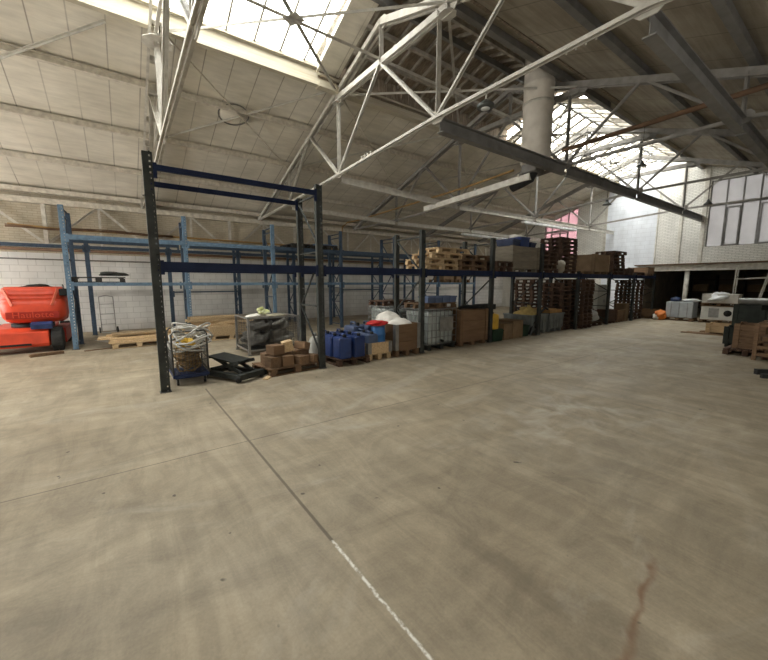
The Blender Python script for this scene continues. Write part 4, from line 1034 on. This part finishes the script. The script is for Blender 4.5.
solid_crate('crate', 'dark wooden crate on the floor left of the grey cabinet', 'crate', -7.6, -6.7, 16.65, 17.5, 0, .56, M_woodd, 3)
solid_crate('crate', 'dark brown crate on the floor in front of the grey cabinet', 'crate', -7.3, -6.68, 17.6, 18.3, 0, .54, M_woodm, 2)
r = thing('cabinet', 'tall pale grey sheet metal cabinet under the far end of the rack', 'cabinet', (-7.75, 18.1, 0))
MB().box((0, 0, .85), (.5, 1.3, 1.6)).build('body', M_grn, r, bevel=.01)
for s in (-1, 1):
    d_ = MB().box((.258, s * .325, .85), (.018, .63, 1.54)).build('door', M_grn, r); MB().box((.275, s * .05, .9), (.02, .02, .14)).build('handle', M_steel, d_)
MB().box((0, 0, .025), (.46, 1.24, .05)).build('plinth', M_dark, r)
carton('upright orange-brown carton right of the grey cabinet', (-6.9, 18.62, 0), (.4, .38, .80), M_card, 0, 'brown cartons')
stack(-7.2, 20.1, 0, 13, PI / 2, M_woodd, 'of the dark floor stack at the rack far end', 'dark pallets in tall floor stacks', 15, .02)
solid_crate('crate', 'low wooden crate on the floor at the very end of the rack', 'crate', -7.0, -6.3, 20.9, 21.55, 0, .45, M_crate, 2)

# ---------------------------------------------------------------- behind the front rack
# lumber on pallets
pallet((-12.2, .35, 0), PI / 2 + .05, M_wood, 'pale pallet under the left pile of planks behind the first upright', 'pallets under the plank piles')
rr = random.Random(21)
pn = ['bottom', 'second', 'third', 'fourth', 'fifth', 'sixth', 'seventh', 'topmost']
for k in range(5):
    o = MB().box((0, 0, .022), (.22 if k % 2 else .5, 1.5 + rr.random() * .4, .044)).build('plank', M_wood, None, (-12.15 + rr.uniform(-.2, .2), .42 + rr.uniform(-.1, .15), PH + k * .0455), rr.uniform(-.12, .12))
    tag(o, '%s broad plank of the left plank pile' % (ORD[k] + ' from below,'), 'plank', 'planks of the left pile')
pallet((-12.15, 2.75, 0), PI / 2, M_wood, 'pale pallet under the right pile of planks', 'pallets under the plank piles')
r = tag(MB().box((0, 0, .14), (.8, 1.25, .28)).build('timber_pack', M_wood, None, (-12.15, 2.75, PH)), 'pack of pale sawn timber on the right plank pallet', 'timber')
for k in range(8):
    zz = PH + .283 + (k // 2) * .074
    o = MB().box((0, 0, .036), (.14, 1.75, .07)).build('plank', M_wood, None, (-11.98 - .32 * (k % 2), 2.62 + rr.uniform(-.22, .12), zz), rr.uniform(-.16, .10))
    tag(o, '%s thick plank on the right timber pack, %s side' % (['bottom', 'second', 'third', 'topmost'][k // 2], 'back' if k % 2 else 'front'), 'plank', 'planks of the right pile')
pallet((-12.5, 1.55, 0), PI / 2, M_wood, 'pale pallet between the two plank piles, behind the roll cage', 'pallets under the plank piles')
tag(MB().box((0, 0, .12), (.6, .9, .24)).build('timber_pack', M_wood, None, (-12.5, 1.5, PH)), 'small timber pack seen behind the roll cage hoses', 'timber')
# load on the blue rack
pallet((-12.8, -.4, 1.752), PI / 2, mat('blackened_wood', (.05, .045, .04), .9, 0, (.02, .02, .018), 6, .9), 'blackened pallet on the lower beams of the light blue rack', 'pallets on the blue rack')
tag(MB().lump((-12.75, -.05, 1.97), (.25, .3, .07), 90, .3, .5).build('scrap', M_dark), 'dark scrap lying on the blackened pallet of the light blue rack', 'scrap')
for q in range(2):
    pallet((-12.8, 5.4 + q * 1.0, 2.962), 0, MAT['blackened_wood'], ['left', 'right'][q] + ' black pallet on the upper beams of the blue rack, behind the first bay', 'pallets on the blue rack')
tag(MB().box((0, 0, .02), (1.1, .9, .04)).build('panel', mat('blue_panel', (.15, .24, .40), .6), None, (-12.8, 6.3, 2.962 + PH), .1), 'blue-white sheet lying on the right black pallet of the blue rack', 'panel')
for q in range(2): pallet((-12.8, 13.0 + q * .9, 1.752), 0, M_woodm, ['left', 'right'][q] + ' brown pallet low on the far bay of the blue rack', 'pallets on the blue rack')
for q in range(2): carton(['left', 'right'][q] + ' pale carton under the upper beams of the far blue rack bay', (-12.75, 12.98 + q * .9, 1.752 + PH), (.7, .7, .34), M_card, 0, 'cartons on the blue rack')
# hand truck by the wall
r = thing('hand_truck', 'grey wire hand truck leaning by the left wall behind the blue upright', 'hand truck', (-15.9, -.35, 0), .1)
fr = MB()
for s in (-1, 1): fr.tube([(.0, s * .2, .05), (-.12, s * .2, 1.25)], .014, 8)
fr.tube([(-.12, -.2, 1.25), (-.14, 0, 1.3), (-.12, .2, 1.25)], .014, 8)
for z in (.3, .65, 1.0): fr.tube([(-.12 * z / 1.25, -.2, z), (-.12 * z / 1.25, .2, z)], .010, 6)
fr.build('frame', M_steel, r); MB().box((.12, 0, .02), (.25, .42, .01)).build('toe_plate', M_steel, r)
for s in (-1, 1): MB().lathe((-.03, s * .25 - .02, .1), [(0, 0), (.1, 0), (.1, .04), (0, .04)], 18, 'y').build('wheel', M_black, r)
# scraps on the floor at left
tag(MB().add([(-13.9, -.7, .004), (-13.0, -.25, .006), (-13.1, .7, .02), (-13.9, .9, .006), (-14.3, .2, .03)], [(0, 1, 2, 3, 4)]).add([(-13.9, -.7, .0), (-13.0, -.25, .0), (-13.1, .7, .0), (-13.9, .9, .0), (-14.3, .2, .0)], [(4, 3, 2, 1, 0), ]).build('plastic_sheet', M_dirt), 'flat grey plastic sheet lying on the floor behind the blue upright', 'sheet')
tag(MB().box((-11.75, -1.5, .035), (.12, .62, .07), .35).build('timber_offcut', M_woodm), 'short brown timber offcut on the floor in front of the lift wheel', 'timber')
tag(MB().box((-12.0, -.35, .008), (.10, .95, .016), .25).build('lath', M_woodm), 'thin lath lying on the floor right of the light blue upright', 'lath')

# ---------------------------------------------------------------- red boom lift
L = thing('boom_lift', 'orange-red boom lift at the far left, seen from its counterweight end', 'boom lift', (-12.6, -1.95, 0), 0)
def superring(z, cx, hx, hy, n=6, e=4., steps=36):
    pts = []
    for k in range(steps):
        a = 2 * PI * k / steps; c_, s_ = math.cos(a), math.sin(a)
        pts.append((cx + hx * math.copysign(abs(c_) ** (2 / e), c_), hy * math.copysign(abs(s_) ** (2 / e), s_), z))
    return pts
cw = MB()
prof = [(.70, .42, .42), (.74, .52, .55), (.84, .57, .61), (.95, .585, .63), (1.10, .585, .645), (1.22, .565, .645), (1.24, .545, .635), (1.30, .545, .632), (1.32, .56, .64), (1.34, .535, .625), (1.40, .535, .622), (1.42, .55, .63), (1.44, .52, .61), (1.50, .515, .60), (1.56, .49, .58), (1.60, .42, .52)]
cw.loft([superring(z, -.42, a, b_) for z, a, b_ in prof], True, True)
cwo = cw.build('counterweight', M_red, L, (0, .2, .04))
for s in (-1, 1):   # raised V ribs on the counterweight
    MB().seg((.085, s * .50, 1.56), (.165, s * .36, 1.14), .03, .05).build('rib', mat('light_red_edge', (.85, .20, .12), .4), cwo)
MB().box((.168, 0, .90), (.012, .98, .17)).build('name_recess', M_redd, cwo, bevel=.005)
tcu = bpy.data.curves.new('lift_name', 'FONT'); tcu.body = 'Haulotte'; tcu.size = .205; tcu.extrude = .008; tcu.align_x = 'CENTER'; tcu.align_y = 'CENTER'; tcu.space_character = 1.05
to = bpy.data.objects.new('tmp_text', tcu); col.objects.link(to); bpy.context.view_layer.update()
tme = bpy.data.meshes.new_from_object(to.evaluated_get(bpy.context.evaluated_depsgraph_get())); bpy.data.objects.remove(to)
tme.materials.clear(); tme.materials.append(M_red)
tn = bpy.data.objects.new('raised_lettering', tme); col.objects.link(tn); tn.parent = cwo; tn.location = (.178, 0, .90); tn.rotation_euler = (PI / 2, 0, PI / 2)
MB().box((-.75, .2, 1.12), (.9, 1.1, .8)).build('hood', M_redd, L, bevel=.06)
MB().lump((-.35, .25, 1.63), (.22, .3, .07), 5, .2, .3).build('cable_loom', M_black, L)
MB().box((-.05, .80, 1.50), (.3, .16, .18)).build('control_box', M_black, L, bevel=.02)
MB().tube([(-.05, .80, 1.58), (-.08, .80, 1.66), (-.2, .78, 1.69)], .014, 8).build('grab_rail', M_black, L)
MB().seg((-1.0, -.05, 1.30), (-2.6, -.15, 1.30), .22, .24).build('boom', M_red, L)
MB().lathe((-.45, .1, .60), [(.42, 0), (.42, .1)], 28).build('turntable', M_black, L)
ch = MB()
ch.prism([(-1.9, .22), (.28, .15), (.32, .24), (.30, .52), (.12, .62), (-1.9, .60)], -.72, .46)
ch.build('chassis', M_red, L, bevel=.03)
MB().box((.315, -.15, .225), (.02, .55, .05)).build('slot', M_black, L)
MB().box((.20, .34, .68), (.22, .40, .13), 0, 0, .25).build('blue_battery_box', mat('blue_tray', (.04, .07, .20), .5, 0, (.02, .03, .09), 6, .9), L, bevel=.01)
MB().box((-.9, .62, .36), (1.5, .26, .40)).build('side_frame', M_redd, L, bevel=.03)
def wheel(x, y):
    w_ = thing('wheel', None, None, (x, y, .30)); w_.parent = L
    MB().lathe((0, -.12, 0), [(.0, 0), (.22, 0), (.285, .02), (.30, .05), (.30, .19), (.285, .22), (.22, .24), (0, .24)], 32, 'y').build('tyre', M_black if False else mat('tyre_rubber', (.05, .048, .045), .85, 0, (.025, .025, .025), 8, .8), w_)
    tr = MB()
    for k in range(22):
        a = 2 * PI * k / 22
        for s in (-1, 1): tr.box((.302 * math.cos(a + s * .07), s * .055, .302 * math.sin(a + s * .07)), (.018, .09, .045), 0, 0, -a)
    tr.build('tread', MAT['tyre_rubber'], w_)
    MB().lathe((0, -.135, 0), [(0, 0), (.13, 0), (.15, .02), (.15, .03)], 20, 'y').build('hub', M_redd, w_)
for x, y in ((.02, .60), (-1.75, .60), (.02, -.88), (-1.75, -.88)): wheel(x, y)

# ---------------------------------------------------------------- far end of the hall
def pos(y): return y
pallet((-5.4, 21.1, 0), 0, M_woodm, 'brown pallet under the left wrapped grey machine at the end wall', 'pallets at the end wall')
r = thing('wrapped_machine', 'left grey machine in plastic wrap at the end of the aisle', 'machine', (-5.35, 21.1, PH), 0, 'wrapped machines by the end wall')
MB().box((0, 0, .36), (1.0, .76, .72)).build('body', mat('wrapped_grey', (.42, .45, .47), .35, 0, (.28, .30, .32), 4, .9, .2, spec=.6), r, bevel=.03)
for x in (-.3, 0, .3): MB().box((x, -.385, .36), (.02, .02, .70)).build('seam', M_steel, r)
tag(MB().lump((-5.6, 21.05, PH + .82), (.20, .2, .11), 31, .15, .2).build('blue_bundle', MAT['dark_blue_plastic']), 'dark blue bundle on top of the left wrapped machine', 'bundle')
tag(MB().lump((-5.05, 21.1, PH + .79), (.33, .3, .07), 33, .2, .3).build('plastic_film', M_wrap), 'loose white film on top of the left wrapped machine', 'film')
pallet((-4.02, 21.1, 0), 0, M_woodm, 'brown pallet under the pale ventilation unit at the end wall', 'pallets at the end wall')
r = thing('ventilation_unit', 'pale grey ventilation unit with a dark round port, right of the wrapped machine', 'machine', (-4.02, 21.1, PH))
MB().box((0, 0, .29), (1.1, .74, .58)).build('body', mat('pale_grey_paint', (.60, .60, .56), .5, 0, (.45, .45, .42), 3, .8), r, bevel=.015)
MB().lathe((.33, -.385, .30), [(0, 0), (.13, 0), (.13, .03), (0, .03)], 22, 'y').build('port', M_black, r)
MB().box((-.12, -.378, .30), (.34, .012, .40)).build('grille', M_steel, r)
for q in range(7): MB().box((-.12, -.39, .14 + q * .053), (.32, .012, .012)).build('slat', M_darkbeam, r)
pallet((-4.0, 21.1, PH + .582), 0, M_woodm, 'brown pallet lying on the pale ventilation unit', 'pallets at the end wall')
r = thing('wrapped_crate', 'wooden crate in white plastic wrap on top of the ventilation unit', 'crate', (-4.0, 21.1, 2 * PH + .584))
MB().box((0, 0, .19), (1.15, .72, .38)).build('crate_body', M_dirt, r)
MB().lump((-.05, -.05, .20), (.42, .44, .24), 35, .12, .15).build('wrap', M_wrap, r)
r = thing('orange_bag', 'orange and white bag slumped left of the wrapped machine', 'bag', (-6.0, 20.6, 0))
MB().lump((0, 0, .22), (.24, .24, .23), 37, .2, .06).build('bag_body', M_orange, r); MB().lump((-.12, -.12, .14), (.14, .14, .14), 38, .2, .1).build('white_patch', M_sack, r)
tag(MB().tube([(-5.72, YE - .15, 0), (-5.72, YE - .15, 2.4)], .10, 16).build('post', M_white), 'round white post supporting the ledge behind the wrapped machine', 'post')
# low boards and wooden box on the floor, right
r = solid_crate('crate', 'small low brown crate on boards in the aisle, right side', 'crate', -3.35, -2.75, 16.2, 16.8, .06, .36, M_wood, 2, feet=False)
tag(MB().b2((-4.0, 15.95, 0), (-2.55, 16.15, .03)).b2((-3.9, 16.2, 0), (-2.6, 16.4, .03)).b2((-3.6, 16.45, 0), (-2.6, 16.85, .058)).build('boards', M_woodm), 'loose brown boards flat on the floor under the small crate', 'boards')
# dark green container stack and crates along the right side
r = solid_crate('crate', 'tall dark green metal crate behind the right hand wooden crates', 'crate', -2.36, -1.88, 14.1, 15.3, 0, 1.13, mat('dark_green_paint', (.035, .042, .034), .7, .1, (.018, .022, .018), 5, .8), 5)
r = solid_crate('crate', 'second dark green metal crate, right of the tall one', 'crate', -1.8, -.95, 13.9, 15.3, 0, 1.0, MAT['dark_green_paint'], 4)
r = solid_crate('crate', 'low dark crate at the left foot of the right hand pile', 'crate', -2.36, -2.02, 13.3, 13.9, 0, .55, MAT['dark_green_paint'], 3)
r = solid_crate('crate', 'brown slatted wooden crate on a pallet, right side of the aisle', 'crate', -1.98, -1.5, 12.2, 12.9, .145, .74, M_woodm, 4, feet=False)
pallet((-1.74, 12.55, 0), PI / 2, M_woodd, 'dark pallet under the slatted wooden crate at right', 'pallets at the right')
# open stillage with firewood offcuts
r = thing('stillage', 'open wooden stillage full of timber offcuts at the right edge', 'stillage', (-1.05, 12.05, 0))
fr = MB()
for sx in (-1, 1):
    for sy in (-1, 1): fr.box((sx * .48, sy * .5, .42), (.07, .07, .84))
for z in (.14, .30, .80):
    for s in (-1, 1): fr.box((0, s * .5, z), (.96, .03, .07)); fr.box((s * .48, 0, z), (.03, 1.0, .07))
fr.box((0, 0, .11), (.96, 1.0, .03)); fr.build('frame', M_woodm, r)
rr = random.Random(77)
ow = ['lowest left', 'lowest middle', 'lowest right', 'second layer left', 'second layer middle', 'second layer right', 'third layer left', 'third layer right', 'topmost crosswise', 'topmost leaning']
for k in range(10):
    tag(MB().box((0, 0, 0), (.75 if k < 8 else .9, .16, .10)).build('timber_offcut', [M_woodm, M_woodd, M_crate][k % 3], None, (-1.05 + rr.uniform(-.05, .05), 11.75 + (k % 3) * .3, .19 + (k // 3) * .15 + (.16 if k > 8 else 0)), rr.uniform(-.35, .35)),
        '%s timber offcut in the open stillage' % ow[k], 'timber', 'timber offcuts in the stillage')
pipe('pipe', [(-2.3, 13.55, 1.23), (1.2, 13.55, 1.27)], .09, M_steel, 'thick grey metal pipe lying across the right hand green crates')
bpy.data.objects['pipe.004'].location = (0, .5, -.0) if 'pipe.004' in bpy.data.objects else (0, 0, 0)
r = thing('bracket_scrap', 'two short black angle irons on the floor at the right edge', 'scrap metal', (-1.12, 9.9, 0))
MB().box((0, 0, .05), (.35, .08, .10), .8).build('angle_iron', M_black, r); MB().box((.12, -.35, .04), (.3, .07, .08), .6).build('angle_iron', M_black, r)
# steps / trestle under the ledge at right
r = thing('step_ladder', 'pale step ladder standing under the ledge at the right edge', 'ladder', (-3.05, 21.9, 0))
for s in (-1, 1): MB().seg((-.75, s * .22, 0), (-.70, s * .2, 2.5), .03, .04).build('rail', M_truss, r); MB().seg((-.12, s * .22, 0), (.35, s * .2, 2.5), .03, .04).build('rail', M_truss, r)
for z in (.5, 1.0, 1.5, 2.0): MB().seg((-.74 + .02 * z, -.2, z), (-.74 + .02 * z, .2, z), .05, .03).build('rung', M_truss, r)
MB().seg((-.72, 0, 1.9), (.25, 0, 1.95), .04, .05).build('stay', M_truss, r)
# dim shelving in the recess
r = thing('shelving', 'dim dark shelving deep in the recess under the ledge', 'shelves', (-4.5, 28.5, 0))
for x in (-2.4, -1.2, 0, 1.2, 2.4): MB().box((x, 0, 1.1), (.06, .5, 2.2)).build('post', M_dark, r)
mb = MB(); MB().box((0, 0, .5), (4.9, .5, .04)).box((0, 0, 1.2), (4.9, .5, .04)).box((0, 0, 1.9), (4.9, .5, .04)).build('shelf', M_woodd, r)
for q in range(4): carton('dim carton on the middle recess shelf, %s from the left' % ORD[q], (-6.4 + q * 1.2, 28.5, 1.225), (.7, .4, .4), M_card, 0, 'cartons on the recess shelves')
